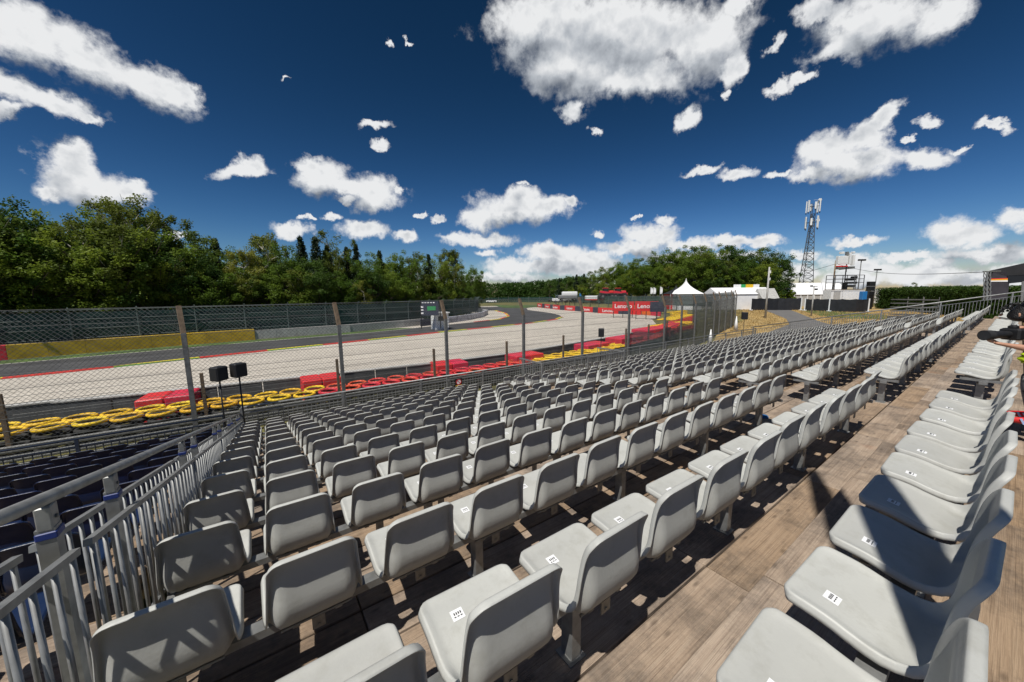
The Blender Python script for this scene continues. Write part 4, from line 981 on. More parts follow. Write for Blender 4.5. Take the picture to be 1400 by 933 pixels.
ff = thing('track_fence', 'thin pale fence across the distance at the foot of the far wood', 'fence', (60, 140, 0))
b = MB(); q_ = MB(); prev = None
for x, y, a in along([(-40, 165), (20, 152), (62, 148), (100, 140), (118, 126)], 5.0):
    q_.tube((x, y, 0), (x, y, 3.0), .09, 5)
    if prev: b.add([(prev[0], prev[1], .2), (x, y, .2), (x, y, 2.6), (prev[0], prev[1], 2.6)], [(0, 1, 2, 3)])
    prev = (x, y)
q_.build('posts', MT['galv2'], ff, kind='stuff'); b.build('screen', MT['fencegreen'], ff)

# ------------------------------------------------------------------ background right: tents, tower, container, hedge, stage
HD = Vector((RGT.x, RGT.y, 0)).normalized(); ND = Vector((-HD.y, HD.x, 0))        # along the view's horizontal, away from the stand
AX = (HD, ND, (0, 0, 1))
# lattice telecom tower
c = W(1105, 388, 130); base = Vector((c.x, c.y, 0)) - HD * 1.3; topz = W(1112, 276, 130).z
t = thing('telecom_tower', 'tall three-legged lattice mast carrying two rings of white antennas', 'tower', tuple(base))
def tower_pt(i, z):
    f = z / topz; w = lerp(2.9, .75, min(1, f * 1.25)); a = 2.0944 * i + .5; return base + Vector((w * math.cos(a), w * math.sin(a), z)) + HD * (.5 * f)
lg = [MB(), MB(), MB()]; br = MB(); zs = [i * topz * .86 / 16 for i in range(17)]
for i in range(3):
    for a, b_ in zip(zs[:-1], zs[1:]): lg[i].tube(tower_pt(i, a), tower_pt(i, b_), .13, 6)
    lg[i].tube(tower_pt(i, zs[-1]), tower_pt(i, topz * .96), .10, 6)
    lg[i].build('leg', MT['darksteel'], t)
    for a, b_ in zip(zs[:-1], zs[1:]):
        j = (i + 1) % 3; br.tube(tower_pt(i, a), tower_pt(j, b_), .06, 4); br.tube(tower_pt(j, a), tower_pt(i, b_), .06, 4); br.tube(tower_pt(i, b_), tower_pt(j, b_), .06, 4)
br.build('bracing', MT['darksteel'], t)
for lv_, (zz, n_) in enumerate(((topz * .78, 6), (topz * .93, 6))):
    for i in range(n_):
        a = i * 2 * PI / n_ + .2 + lv_ * .4; p = base + HD * .4 + Vector((1.9 * math.cos(a), 1.9 * math.sin(a), zz)); b = MB(); hh = 4.0 if i % 3 else 2.4
        b.box(p, (.55, .3, hh), 0, ((-math.sin(a), math.cos(a), 0), (-math.cos(a), -math.sin(a), 0), (0, 0, 1)), .05); b.build('antenna_panel', MT['white'], t)
        b = MB(); b.tube(p - Vector((0, 0, hh / 2)), p - Vector((0, 0, hh / 2 + .5)), .15, 6); b.tube(base + HD * .4 + Vector((0, 0, zz)), p, .06, 4); b.build('mount', MT['black'], t)
for z in (.80, .99):
    b = MB(); p = base + HD * 2.4 + Vector((0, 0, topz * z)); b.tube(p, p + ND * -.4, .5, 12); b.tube(p + HD * -2, p, .05, 4); b.build('dish', MT['white'], t)
# container with camera platform
D = 88; s = D / FPX
def Pz(px, py, D): return W(px, py, D)
c0 = Pz(1131, 397, D); c1 = Pz(1176, 397, D); mid = (c0 + c1) / 2
t = thing('container', 'white corrugated container behind the black tarpaulin fence', 'container', (mid.x, mid.y, 1.2))
Lx = (c1 - c0).length; zt = mid.z
b = MB(); b.box((mid.x, mid.y, zt - 1.6), (Lx, 2.4, 3.2), 0, AX)
nx = 26
for i in range(nx): 
    if i > 8: b.box(mid + HD * (-Lx / 2 + Lx * (i + .5) / nx) - ND * 1.22 - Vector((0, 0, 1.6)), (Lx / nx * .5, .07, 3.0), 0, AX)
b.box(mid + Vector((0, 0, -.06)) - ND * 1.24, (Lx + .1, .08, .16), 0, AX); b.build('body', MT['white'], t)
b = MB(); b.box(mid - HD * (Lx * .33) - ND * 1.25 - Vector((0, 0, 1.3)), (1.6, .06, 2.0), 0, AX); dd = b.build('door', MT['concrete'], t)
b = MB(); b.box((mid.x, mid.y, .55), (Lx, 2.2, 1.3), 0, AX); b.build('plinth', MT['concrete'], t)
t = thing('camera_platform', 'grey railed camera platform standing on the white container', 'platform', (mid.x, mid.y, zt))
H_ = 3.6
for x in (-.46, -.18, .18, .46):
    b = MB(); p = mid + HD * (Lx * x) - ND * 1.0; b.tube(p, p + Vector((0, 0, H_)), .09, 5); b.build('post', MT['darksteel'], t)
    b = MB(); p = mid + HD * (Lx * x) + ND * 1.0; b.tube(p, p + Vector((0, 0, H_)), .09, 5); b.build('post', MT['galv2'], t)
b = MB()
for z in (.15, 1.8, 2.7, H_): 
    for n_ in (-1, 1): b.tube(mid - HD * (Lx * .46) + ND * n_ + Vector((0, 0, z)), mid + HD * (Lx * .46) + ND * n_ + Vector((0, 0, z)), .07, 5)
b.build('rails', MT['darksteel'], t)
b = MB(); b.box(mid + Vector((0, 0, .1)), (Lx * .95, 2.2, .12), 0, AX); b.build('floor', MT['timber'], t)
t = thing('broadcast_equipment', 'dark broadcast camera gear and reels on the container platform', 'equipment', tuple(mid + HD * 1.4))
for (dx, dz, w, h) in ((.2, .9, .5, 1.8), (1.2, 1.0, 2.2, .5), (1.6, 1.8, 2.3, .5), (1.3, 2.6, 1.9, .6), (2.2, 3.1, 1.0, .5)):
    b = MB(); b.box(mid + HD * dx + Vector((0, 0, dz)), (w, 1.0, h), 0, AX, .08); b.build('case', MT['black'], t)
b = MB(); b.tube(mid + HD * .0, mid + HD * .0 + Vector((0, 0, 5.6)), .13, 6); b.build('mast', MT['black'], t)
pz = Pz(1153, 355, D)
t = thing('antenna_cluster', 'white antenna boxes mounted high on the platform mast', 'antenna', tuple(pz))
for (px, py, w, h, m) in ((1151, 356, 13.5, 11, 'white'), (1161, 354, 2.2, 15, 'white'), (1166, 356, 2.4, 14, 'white'), (1151, 364.5, 13, 1.8, 'bannerred'), (1151, 346, 4, 3, 'white'), (1158, 347, 2, 5, 'galv'), (1166, 345.5, 3, 2.5, 'white'), (1150, 367, 12, 3, 'galv2'), (1163, 366, 8, 3, 'galv2')):
    b = MB(); b.box(Pz(px, py, D), (w * s, .8, h * s), 0, AX, .05); b.build('antenna_box', MT[m], t)
b = MB(); b.tube(Pz(1157, 372, D), Pz(1158, 346, D), .12, 6); b.tube(Pz(1147, 369, D), Pz(1167, 367, D), .08, 5); b.build('mount', MT['galv2'], t)
# poles
def pole(name, lab, pxb, pyb, pxt, pyt, D, r, m, head=None, cat='pole'):
    a = Pz(pxb, pyb, D); a2 = Vector((a.x, a.y, 0)); tz = Pz(pxt, pyt, D).z; t = thing(name, lab, cat, (a.x, a.y, 0))
    b = MB(); b.tube(a2, (a.x, a.y, tz), r, 8, 0, r * .7); b.build('shaft', MT[m], t, True)
    if head == 'flood':
        b = MB(); b.box((a.x, a.y, tz), (1.6, .3, .12), 0, AX); 
        for x in (-.7, 0, .7): b.box(Vector((a.x, a.y, tz + .15)) + HD * x - ND * .15, (.45, .35, .4), 0, AX, .04)
        b.build('floodlights', MT['black'], t)
    if head == 'cams':
        b = MB(); b.box((a.x, a.y, tz), (1.1, .2, .1), 0, AX); b.box(Vector((a.x, a.y, tz + .1)) - HD * .5, (.3, .3, .25), 0, AX); b.box(Vector((a.x, a.y, tz - .5)) + HD * .35, (.5, .3, .3), 0, AX); b.build('cameras', MT['black'], t)
    if head == 'box':
        for q, z in enumerate((tz - .8, tz - 2.0)): 
            b = MB(); b.box((a.x + .2, a.y, z), (.3, .3, .45), 0, AX); b.build('junction_box', MT['white'], t)
    return t
pole('utility_pole', 'tall pale concrete pole beside the access road', 1046, 437, 1052, 366, 62, .17, 'concrete', 'box')
pole('camera_pole', 'pale pole with small cameras in front of the black tarpaulin fence', 1109, 433, 1117, 392, 66, .13, 'concrete', 'cams')
pole('wooden_pole', 'leaning brown wooden pole left of the camera platform', 1138, 400, 1143, 357, 92, .22, 'timber')
pole('floodlight_pole', 'dark pole with floodlights right of the camera platform', 1173, 396, 1178, 357, 90, .14, 'galv2', 'flood')
pole('floodlight_pole', 'shorter grey pole with two floodlights behind the stacked speakers', 1195, 404, 1199, 370, 95, .12, 'galv2', 'flood')
pole('lamp_pole', 'thin pole standing behind the white tent near the wood', 974, 402, 975, 386, 120, .12, 'concrete')
pole('lamp_pole', 'thin dark pole at the edge of the wood left of the green-topped tent', 959, 405, 960, 387, 120, .12, 'galv2')
c = Pz(1190, 395, 86); b = MB(); t = thing('speaker_tower', 'tall black stacked loudspeaker left of the hedge', 'loudspeaker', (c.x, c.y, 0))
for q in range(3): b = MB(); b.box(c + Vector((0, 0, (q - 1) * 1.15)), (1.25, 1.0, 1.1), 0, AX, .04); b.build('cabinet', MT['black'], t)
b = MB(); b.box((c.x, c.y, (c.z - 1.7) / 2), (1.0, .9, c.z - 1.7), 0, AX); b.build('base', MT['black'], t)
c = Pz(1180, 404, 84); b = MB(); b.box((c.x, c.y, c.z - .6), (1.0, 1.0, 3.0), 0, AX, .05); tag(b.build('toilet_cabin', MT['skyblue']), 'bright blue cabin peeking over the black tarpaulin fence', 'cabin')
c = Pz(1201, 400, 100); b = MB(); b.box((c.x, c.y, c.z - 1), (2.4, 2, 4), 0, AX, .05); tag(b.build('white_van_box', MT['white']), 'small white box between speaker stack and hedge', 'box')
# black tarpaulin fences
def tarp(lab, pts, h, npan):
    t = thing('tarpaulin_fence', lab, 'fence', (pts[0][0], pts[0][1], 0))
    tr_ = along(pts, 2.2); b = MB()
    for i, ((x, y, a), (x2, y2, a2_)) in enumerate(zip(tr_[:-1], tr_[1:])):
        b = MB(); K = 6; vs = []
        for q in range(K + 1):
            f = q / K; sag = -.12 * math.sin(PI * f) + random.uniform(-.03, .03); bul = .15 * math.sin(PI * f) * random.uniform(-1, 1)
            p = Vector((lerp(x, x2, f), lerp(y, y2, f), 0)); n = ND * bul
            vs += [p, p + n + Vector((0, 0, h * .5)), p + Vector((0, 0, h + sag))]
        b.add(vs, [(q * 3 + r_, q * 3 + 3 + r_, q * 3 + 4 + r_, q * 3 + 1 + r_) for q in range(K) for r_ in (0, 1)]); b.build('tarpaulin_panel', MT['tarp'], t, True)
    for i in range(npan):
        j = int(i * (len(tr_) - 1) / max(1, npan - 1)); x, y, a = tr_[j]; b = MB(); b.tube(Vector((x, y, 0)) - ND * .15, Vector((x, y, h + .1)) - ND * .15, .12, 6); b.box(Vector((x, y, .1)) - ND * .2, (.7, .5, .2), 0, AX); b.build('post', MT['white'], t)
tarp('black tarpaulin fence with white posts below the white container', [G(1099, 425), G(1132, 426), G(1170, 427), G(1201, 427)], 2.75, 3)
tarp('sagging black tarpaulin fence beyond the bend of the access road', [tuple(W(1027, 406, 86).xy), tuple(W(1062, 406, 86).xy), tuple(W(1099, 406, 84).xy)], 2.9, 2)
# tents
def gable(lab, px0, px1, pyt, pyb, D, dep, wallm, roofm, roofh=.45):
    a = Pz(px0, pyt, D); c = Pz(px1, pyt, D); L_ = (c - a).length; m_ = (a + c) / 2; ht = m_.z
    t = thing('tent', lab, 'tent', (m_.x, m_.y, 0)); wall = ht * (1 - roofh)
    b = MB(); b.box((m_.x, m_.y, wall / 2), (L_, dep, wall), 0, AX); b.build('wall', MT[wallm], t)
    b = MB(); pts = []
    for sx in (-1, 1):
        q = Vector((m_.x, m_.y, 0)) + HD * (sx * (L_ / 2 + .15)); pts += [q - ND * (dep / 2 + .2) + Vector((0, 0, wall)), q + ND * (dep / 2 + .2) + Vector((0, 0, wall)), q + Vector((0, 0, ht))]
    b.add(pts, [(0, 3, 5, 2), (1, 2, 5, 4), (0, 2, 1), (3, 4, 5), (0, 1, 4, 3)]); b.build('roof', MT[roofm], t)
    return t, m_, L_, wall
t, m_, L_, wl_ = gable('long white tent roof below the telecom tower', 1067, 1146, 387, 405, 108, 9, 'concrete', 'fabricw', .5)
for i in range(9):
    b = MB(); p = Vector((m_.x, m_.y, 0)) + HD * (-L_ / 2 + L_ * (i + .5) / 9) - ND * 4.55; b.box(p + Vector((0, 0, wl_ / 2)), (.25, .1, wl_), 0, AX); b.build('pillar', MT['white'], t)
t, m_, L_, wl_ = gable('white marquee behind the far end of the catch fence', 972, 1046, 393.5, 418, 93, 7, 'fabricw', 'fabricw', .30)
b = MB(); p = Vector((m_.x, m_.y, m_.z + .2)); tt = thing('roof_banner', 'green and yellow printed strip along the ridge of the white marquee', 'banner', tuple(p))
for x0_, w_, mm_ in ((-.2, 1.9, 'fabricw'), (1.3, 1.2, 'greenp'), (2.9, 1.9, 'yellow'), (4.7, 1.5, 'fabricw')):
    if mm_ == 'greenp' and 'greenp' not in MT: MT['greenp'] = mat('green_panel', (.03, .33, .10), .5)
    b = MB(); b.box(p + HD * x0_ + Vector((0, 0, .1)), (w_, .15, 1.0), 0, AX); b.build('panel', MT[mm_], tt)
gable('small grey tent at the right end of the white marquee', 1036, 1058, 394.5, 414, 90, 4, 'concrete', 'concrete', .5)
# pagoda tent, dark tent, flags, vehicles beyond the gravel trap
def pagoda(lab, px, pyt, pye, half, D, m, m2):
    c = Pz(px, pye, D); tz = Pz(px, pyt, D).z; w = half * D / FPX; t = thing('pagoda_tent', lab, 'tent', (c.x, c.y, 0)); b = MB(); K = 8
    rings = []
    for q in range(K + 1):
        f = q / K; r = w * (1 - f) ** 2.0 + .04; z = lerp(c.z, tz, f ** 1.0); rings.append([(Vector((c.x, c.y, z)) + HD * (sx * r) + ND * (sy * r)) for sx, sy in ((-1, -1), (1, -1), (1, 1), (-1, 1))])
    vs = [v for r_ in rings for v in r_]; b.add(vs, [(q * 4 + i, q * 4 + (i + 1) % 4, q * 4 + 4 + (i + 1) % 4, q * 4 + 4 + i) for q in range(K) for i in range(4)]); b.build('roof', MT[m], t)
    for sx, sy in ((-1, -1), (1, -1), (1, 1), (-1, 1)):
        p = Vector((c.x, c.y, 0)) + HD * (sx * w * .97) + ND * (sy * w * .97); b = MB(); b.tube(p, p + Vector((0, 0, c.z)), .07, 6); b.build('leg', MT['white'], t)
    b = MB(); b.box((c.x, c.y, c.z / 2), (w * 1.8, w * 1.8, c.z * .96), 0, AX); b.build('side_walls', MT[m2], t)
pagoda('white pagoda tent with a pointed peak before the wood', 937, 381, 402, 17, 92, 'fabricw', 'fabricw')
pagoda('dark pagoda tent with red trim left of the white one', 924, 390, 402, 13, 95, 'tarp', 'bannerred')
def flag(lab, px, pyt, pyb, D, m):
    a = Pz(px, pyb, D); tz = Pz(px, pyt, D).z; t = thing('feather_flag', lab, 'flag', (a.x, a.y, 0)); b = MB(); b.tube((a.x, a.y, 0), (a.x, a.y, tz), .04, 6); b.build('pole', MT['galv'], t)
    b = MB(); h = tz - a.z; vs = []
    for q in range(7): f = q / 6; z = tz - h * f * .9; w_ = .75 * (1 - .25 * f) * (math.sin(min(1, f * 3 + .25) * PI / 2)); vs += [Vector((a.x, a.y, z)), Vector((a.x, a.y, z - .05)) + HD * w_ + ND * (.1 * math.sin(q))]
    b.add(vs, [(q * 2, q * 2 + 1, q * 2 + 3, q * 2 + 2) for q in range(6)]); b.build('cloth', MT[m], t)
flag('left white feather flag beside the dark tent', 889, 393, 403, 88, 'fabricw'); flag('middle white feather flag beside the dark tent', 893, 393, 403, 88, 'fabricw'); flag('right pale feather flag beside the dark tent', 902, 392, 403, 88, 'fabricw')
flag('small blue feather flag left of the parked truck', 792, 401, 410, 120, 'skyblue'); flag('small blue feather flag by the distant cars', 767, 405, 412, 150, 'skyblue')
def vehicle(name, lab, cat, px, py, D, L_, Wd, Hh, body, cabm, kind, group=None):
    c = Pz(px, py, D); c = Vector((c.x, c.y, 0)); bz = Pz(px, py, D).z
    t = thing(name, lab, cat, (c.x, c.y, bz), 0, group)
    O = Vector((c.x, c.y, bz))
    if kind == 'tele':
        b = MB(); b.box(O + Vector((0, 0, 1.0)), (L_, Wd, .9), 0, AX, .12); b.build('chassis', MT['black'], t)
        b = MB(); b.box(O + HD * (-L_ * .08) + Vector((0, 0, 2.0)), (L_ * .35, Wd * .6, 1.4), 0, AX, .15); cb_ = b.build('cab', MT['glass'], t)
        b = MB(); b.box(O + HD * (-L_ * .08) + Vector((0, 0, 2.75)), (L_ * .37, Wd * .65, .12), 0, AX, .04); b.build('roof', MT[body], cb_)
        b = MB(); b.bar(O + HD * (-L_ * .5) + Vector((0, 0, 1.9)) - ND * .5, O + HD * (L_ * .55) + Vector((0, 0, 1.3)) - ND * .5, .45, .5); b.build('boom', MT[body], t)
        b = MB(); b.box(O + HD * (L_ * .3) + Vector((0, 0, 1.75)) , (L_ * .3, Wd * .8, .7), 0, AX, .15); b.build('engine_cover', MT[body], t)
        wr = .68
    else:
        b = MB(); b.box(O + Vector((0, 0, Hh * .38)), (L_, Wd, Hh * .42), 0, AX, .15); b.build('body', MT[body], t)
        b = MB(); b.box(O + HD * (L_ * (.05 if kind == 'car' else .1)) + Vector((0, 0, Hh * .76)), (L_ * (.55 if kind == 'car' else .8), Wd * .9, Hh * .42), 0, AX, .2); q = b.build('cabin', MT[cabm], t)
        wr = .36
    for sx in (-.33, .33):
        for sy in (-1, 1):
            p = O + HD * (L_ * sx) + ND * (sy * Wd * .5) + Vector((0, 0, wr)); b = MB(); b.tube(p - ND * .12, p + ND * .12, wr, 14); w_ = b.build('wheel', MT['tyre'], t); b = MB(); b.tube(p - ND * .13, p + ND * .13, wr * .5, 10); b.build('rim', MT['galv2'], w_)
for px, lab in ((829, 'left red and black telehandler parked before the wood'), (846, 'right red and black telehandler parked before the wood')):
    vehicle('telehandler', lab, 'telehandler', px, 409, 92, 3.6 * 1.0, 2.2, 2.7, 'redfoam', 'glass', 'tele', 'telehandlers parked before the wood')
c = Pz(812, 407, 95); t = thing('trailer', 'long white trailer left of the telehandlers', 'trailer', (c.x, c.y, 0)); b = MB(); b.box((c.x, c.y, c.z), (4.4, 2.2, .9), 0, AX, .08); b.build('body', MT['white'], t); b = MB(); b.box((c.x, c.y, c.z - .55), (4.4, 2.2, .2), 0, AX); b.build('skirt', MT['redfoam'], t)
for i, (px, py, D_, m, lab) in enumerate(((758, 413.5, 118, 'black', 'dark car leftmost of the distant parked cars'), (766, 414, 112, 'white', 'white van second of the distant parked cars'), (774, 413.5, 110, 'galv', 'silver car third of the distant parked cars'), (783, 412.5, 108, 'galv', 'grey car fourth of the distant parked cars'), (672, 414.2, 145, 'white', 'white car far away left of the bend'))):
    vehicle('parked_car', lab, 'car', px, py, D_, 4.2 if 'van' not in lab else 5, 1.9, 1.5 if 'van' not in lab else 2.4, m, 'glass', 'car', 'cars parked in the distance')
vehicle('recovery_truck', 'silver and white truck with raised cover before the wood', 'truck', 776, 411, 104, 5.5, 2.2, 2.6, 'galv', 'white', 'van')
# platform frames by the hedge
t0 = atY(1248, 421, 5.2)
D = 46; c = Pz(1247, 436, D); t = thing('stacked_frames', 'pile of grey steel platform frames before the hedge', 'frames', (c.x, c.y, 0))
b0 = Vector((c.x, c.y, 0))
for q in range(5):
    z = 1.45 + q * .48
    for sx in (-1, 1):
        b = MB(); o_ = b0 + HD * (sx * 1.0); zz = z + (.06 if sx < 0 else 0)
        for e1, e2 in (((-.95, -1), (.95, -1)), ((.95, -1), (.95, 1)), ((.95, 1), (-.95, 1)), ((-.95, 1), (-.95, -1))):
            b.bar(o_ + HD * e1[0] + ND * e1[1] + Vector((0, 0, zz)), o_ + HD * e2[0] + ND * e2[1] + Vector((0, 0, zz)), .07, .10)
        for e in (-.95, .95): b.bar(o_ + HD * e - ND * 1 + Vector((0, 0, zz)), o_ + HD * e - ND * 1 + Vector((0, 0, zz + .36)), .06, .06)
        b.build('frame', MT['galv2'], t)
b = MB(); b.box(b0 + Vector((0, 0, .65)), (4.2, 2.2, 1.3), 0, AX); b.build('base_crate', MT['galv2'], t)
# stage structure far right
D = 42; s = D / FPX
def Q(px, py, d=0): return W(px, py, D + d)
t = thing('stage_structure', 'black covered stage roof on truss towers at the right edge', 'stage', tuple(Q(1365, 405)))
b = MB()
pl = [Q(1358, 372), Q(1376, 372), Q(1380, 388), Q(1377, 410), Q(1351, 410)]
def extr(pl, off, m, nm, par):
    b = MB(); n = len(pl); vs = list(pl) + [p + off for p in pl]; b.add(vs, [tuple(range(n)), tuple(reversed(range(n, 2 * n)))] + [(i, n + i, n + (i + 1) % n, (i + 1) % n) for i in range(n)]); return b.build(nm, m, par)
fab = mat('charcoal_stage_fabric', (.035, .032, .042), .8, 0, .25, 1.2, .5, 2)
extr(pl, ND * .6, fab, 'side_banner', t)
extr([Q(1354.5, 382.2), Q(1377, 381.4), Q(1377, 383.4), Q(1354.2, 384)], -ND * .05, mat('gold_print', (.75, .38, .02), .5), 'gold_stripe', t)
extr([Q(1354.8, 381), Q(1377, 380.4), Q(1377, 381.4), Q(1354.6, 382.2)], -ND * .05, MT['bannerred'], 'red_stripe', t)
extr([Q(1354, 384), Q(1377, 383.4), Q(1377, 385.4), Q(1353.8, 385.4)], -ND * .05, MT['fabricw'], 'white_stripe', t)
extr([Q(1357, 370.2), Q(1440, 352), Q(1440, 377), Q(1376, 378), Q(1357, 373)], ND * .3, mat('black_stage_roof', (.02, .02, .022), .7, 0, .3, 1), 'roof', t)
extr([Q(1376, 377), Q(1440, 374), Q(1440, 382), Q(1378, 388)], ND * .4, MT['black'], 'valance', t)
b = MB()
for x, x2 in ((1345.5, 1349.5), (1350.5, 1354.5)):
    for q in range(6):
        y0, y1 = 372 + q * 6.5, 378.5 + q * 6.5; b.tube(Q(x, y0) , Q(x - .8, y1), .05, 5); b.tube(Q(x2, y0), Q(x2 - .8, y1), .05, 5); b.tube(Q(x, y0), Q(x2 - .8, y1), .03, 4)
b.tube(Q(1344, 371.5), Q(1368, 371), .06, 5); b.tube(Q(1399, 385), Q(1397, 412), .12, 6); b.build('truss', MT['galv'], t)
# overhead cable
b = MB(); pts = []
A_, B_ = W(1143, 361, 92), W(1350, 372, 42); pv = None
for q in range(25):
    f = q / 24; p = A_.lerp(B_, f) - Vector((0, 0, 1.2 * math.sin(PI * f))); 
    if pv is not None: b.tube(pv, p, .035, 5, 0, None, False)
    pv = p
for a_, c_ in ((W(1108, 371, 130), A_),): b.tube(a_, c_, .05, 4)
tag(b.build('overhead_cable', MT['black']), 'thin black cable strung from the wooden pole to the stage', 'cable')

# ------------------------------------------------------------------ trees
def leaf_cloud(clumps, per, leaf, rs, droop=0):
    """clumps: list of (centre, radius); returns verts and quads of small leaf faces"""
    rg = np.random.default_rng(rs); V = []; n = 0
    C = np.repeat(np.array([c for c, r in clumps]), per, 0); Rr = np.repeat(np.array([r for c, r in clumps]), per)
    N_ = len(C); d = rg.normal(size=(N_, 3)); d /= np.linalg.norm(d, axis=1)[:, None]; rad = Rr * (rg.random(N_) ** .45)
    P = C + d * rad[:, None] * np.array([1, 1, 1.05]); P[:, 2] -= droop * rg.random(N_)
    nn = rg.normal(size=(N_, 3)) * .8 + d * .5 + np.array([0, 0, .5]); nn /= np.linalg.norm(nn, axis=1)[:, None]
    a = np.cross(nn, rg.normal(size=(N_, 3))); a /= np.linalg.norm(a, axis=1)[:, None]; b = np.cross(nn, a)
    s = leaf * rg.uniform(.6, 1.3, N_)[:, None]
    q = np.stack([P - a * s, P - b * s * .55, P + a * s, P + b * s * .55], 1).reshape(-1, 3)
    f = np.arange(N_ * 4).reshape(-1, 4); return q, f
def tree_proto(kind, seed):
    rr = random.Random(seed); t = MB(); clumps = []
    if kind == 'conifer':
        H = 1.0
        t.tube((0, 0, 0), (0, 0, .97), .016, 7, 0, .003)
        for lv_ in range(22):
            f = lv_ / 21; z = .16 + .82 * f; r = .19 * (1 - f) ** .85 + .006
            for k in range(9 if f < .7 else 5):
                a = rr.uniform(0, 2 * PI)
                for g_ in (.45, .85): clumps.append(((r * g_ * math.cos(a), r * g_ * math.sin(a), z - .05 * g_ * r / .2 + rr.uniform(-.012, .012)), .026 + .03 * (1 - f)))
        per, leaf = 26, .011
    else:
        slim = kind == 'birch'; cr0 = .30 if not slim else .30; rx = (.27 if not slim else .19)
        pts = [Vector((0, 0, 0))]; 
        for i in range(1, 8): pts.append(Vector((rr.uniform(-.012, .012) * i, rr.uniform(-.012, .012) * i, i * (.90 if slim else .72) / 7)))
        r0 = .011 if slim else .017
        for i in range(7): t.tube(pts[i], pts[i + 1], r0 * (1 - i / 8), 8, 0, r0 * (1 - (i + 1) / 8))
        nb_ = 26 if not slim else 24
        for i in range(nb_):
            f = rr.uniform(.28, .98); p = pts[int(f * 7) if f * 7 < 7 else 6].lerp(pts[min(7, int(f * 7) + 1)], f * 7 % 1)
            a = rr.uniform(0, 2 * PI); L_ = rx * rr.uniform(.55, 1.15) * (math.sin(PI * min(1, (f - .15) * 1.05)) * .6 + .45); e = p + Vector((L_ * math.cos(a), L_ * math.sin(a), L_ * rr.uniform(.45, 1.3)))
            m_ = p.lerp(e, .5) + Vector((0, 0, -.01)); t.tube(p, m_, r0 * .32, 5, 0, r0 * .2, False); t.tube(m_, e, r0 * .2, 4, 0, r0 * .07, False)
            for q in range(3 if not slim else 3):
                g_ = rr.uniform(.45, 1.1); c = p.lerp(e, g_) + Vector((rr.uniform(-.035, .035), rr.uniform(-.035, .035), rr.uniform(-.03, .03))); clumps.append((tuple(c), rr.uniform(.028, .065) * (.8 if slim else 1.1)))
        for q in range(22 if slim else 38):
            a = rr.uniform(0, 2 * PI); z = rr.uniform(.22, .99); w = rx * rr.uniform(.2, .85) * math.sqrt(max(.04, 1 - (abs(z - .55) / .46) ** 2.4)); clumps.append(((w * math.cos(a), w * math.sin(a), z), rr.uniform(.035, .07)))
        per, leaf = (95, .0085) if slim else (95, .0095)
    q, f = leaf_cloud(clumps, per, leaf, seed, .03 if kind == 'birch' else 0)
    me = bpy.data.meshes.new('crown'); me.from_pydata(q.tolist(), [], f.tolist()); me.materials.append(MT[{'conifer': 'needle', 'birch': 'leafb', 'broad': 'leaf', 'dark': 'leafd'}[kind]]); me.update()
    return t.mesh('trunk', MT['birch'] if kind == 'birch' else MT['trunk'], True), me
PR = {k: [tree_proto(k, 100 * i + j) for j in range(3)] for i, k in enumerate(('broad', 'birch', 'conifer', 'dark'))}
def tree(kind, x, y, h, lab, group, wide=1.0, v=None, z=0):
    tm, cm = PR[kind][random.randrange(3) if v is None else v]; nm = {'conifer': 'conifer_tree', 'birch': 'birch_tree', 'broad': 'broadleaf_tree', 'dark': 'broadleaf_tree'}[kind]
    t = thing(nm, lab, 'tree', (x, y, z), random.uniform(0, 6.28), group); t.scale = (h * wide, h * wide, h)
    link('trunk', tm, t); link('crown', cm, t); return t
CN = {'conifer': 'dark pointed conifer', 'birch': 'slender olive-green birch', 'broad': 'mid-green broadleaf tree', 'dark': 'dense dark-green broadleaf tree'}
# left wood: silhouette from the photograph as (pixel x, top pixel y, kind); trees stand behind the far fence
SIL = [(-30, 255, 'dark'), (12, 262, 'dark'), (45, 296, 'dark'), (75, 292, 'broad'), (98, 300, 'birch'), (122, 290, 'birch'), (150, 280, 'broad'), (178, 276, 'birch'), (200, 264, 'birch'), (222, 285, 'birch'), (240, 318, 'conifer'), (262, 312, 'dark'), (285, 318, 'dark'), (303, 322, 'conifer'), (322, 336, 'broad'),
       (345, 338, 'birch'), (362, 318, 'birch'), (376, 316, 'birch'), (392, 330, 'broad'), (417, 320, 'conifer'), (437, 321, 'conifer'), (452, 332, 'conifer'), (464, 316, 'birch'), (478, 335, 'conifer'), (491, 331, 'conifer'), (508, 342, 'broad'), (522, 340, 'conifer'), (538, 342, 'broad'), (556, 340, 'broad'), (572, 342, 'birch'), (588, 345, 'conifer'), (600, 345, 'broad'), (612, 338, 'birch'), (622, 342, 'birch'), (634, 362, 'broad'), (645, 362, 'broad'), (652, 374, 'broad')]
FWL = [(-60, 39), (-30, 45), (-16.3, 48), (-6.8, 50), (0, 51), (9.1, 52), (16.9, 54), (22, 57), (30, 62), (38, 70), (45, 82), (52, 100)]
def hit_line(px, extra):
    d = ray(px, 410); best = None
    for (x0, y0), (x1, y1) in zip(FWL[:-1], FWL[1:]):
        den = d.x * (y1 - y0) - d.y * (x1 - x0)
        if abs(den) < 1e-9: continue
        t = (x0 * (y1 - y0) - y0 * (x1 - x0)) / den; u = (d.x * t - x0) / (x1 - x0) if x1 != x0 else 0
        if t > 0 and -.02 <= u <= 1.02 and (best is None or t < best): best = t
    if best is None: best = 93
    return best
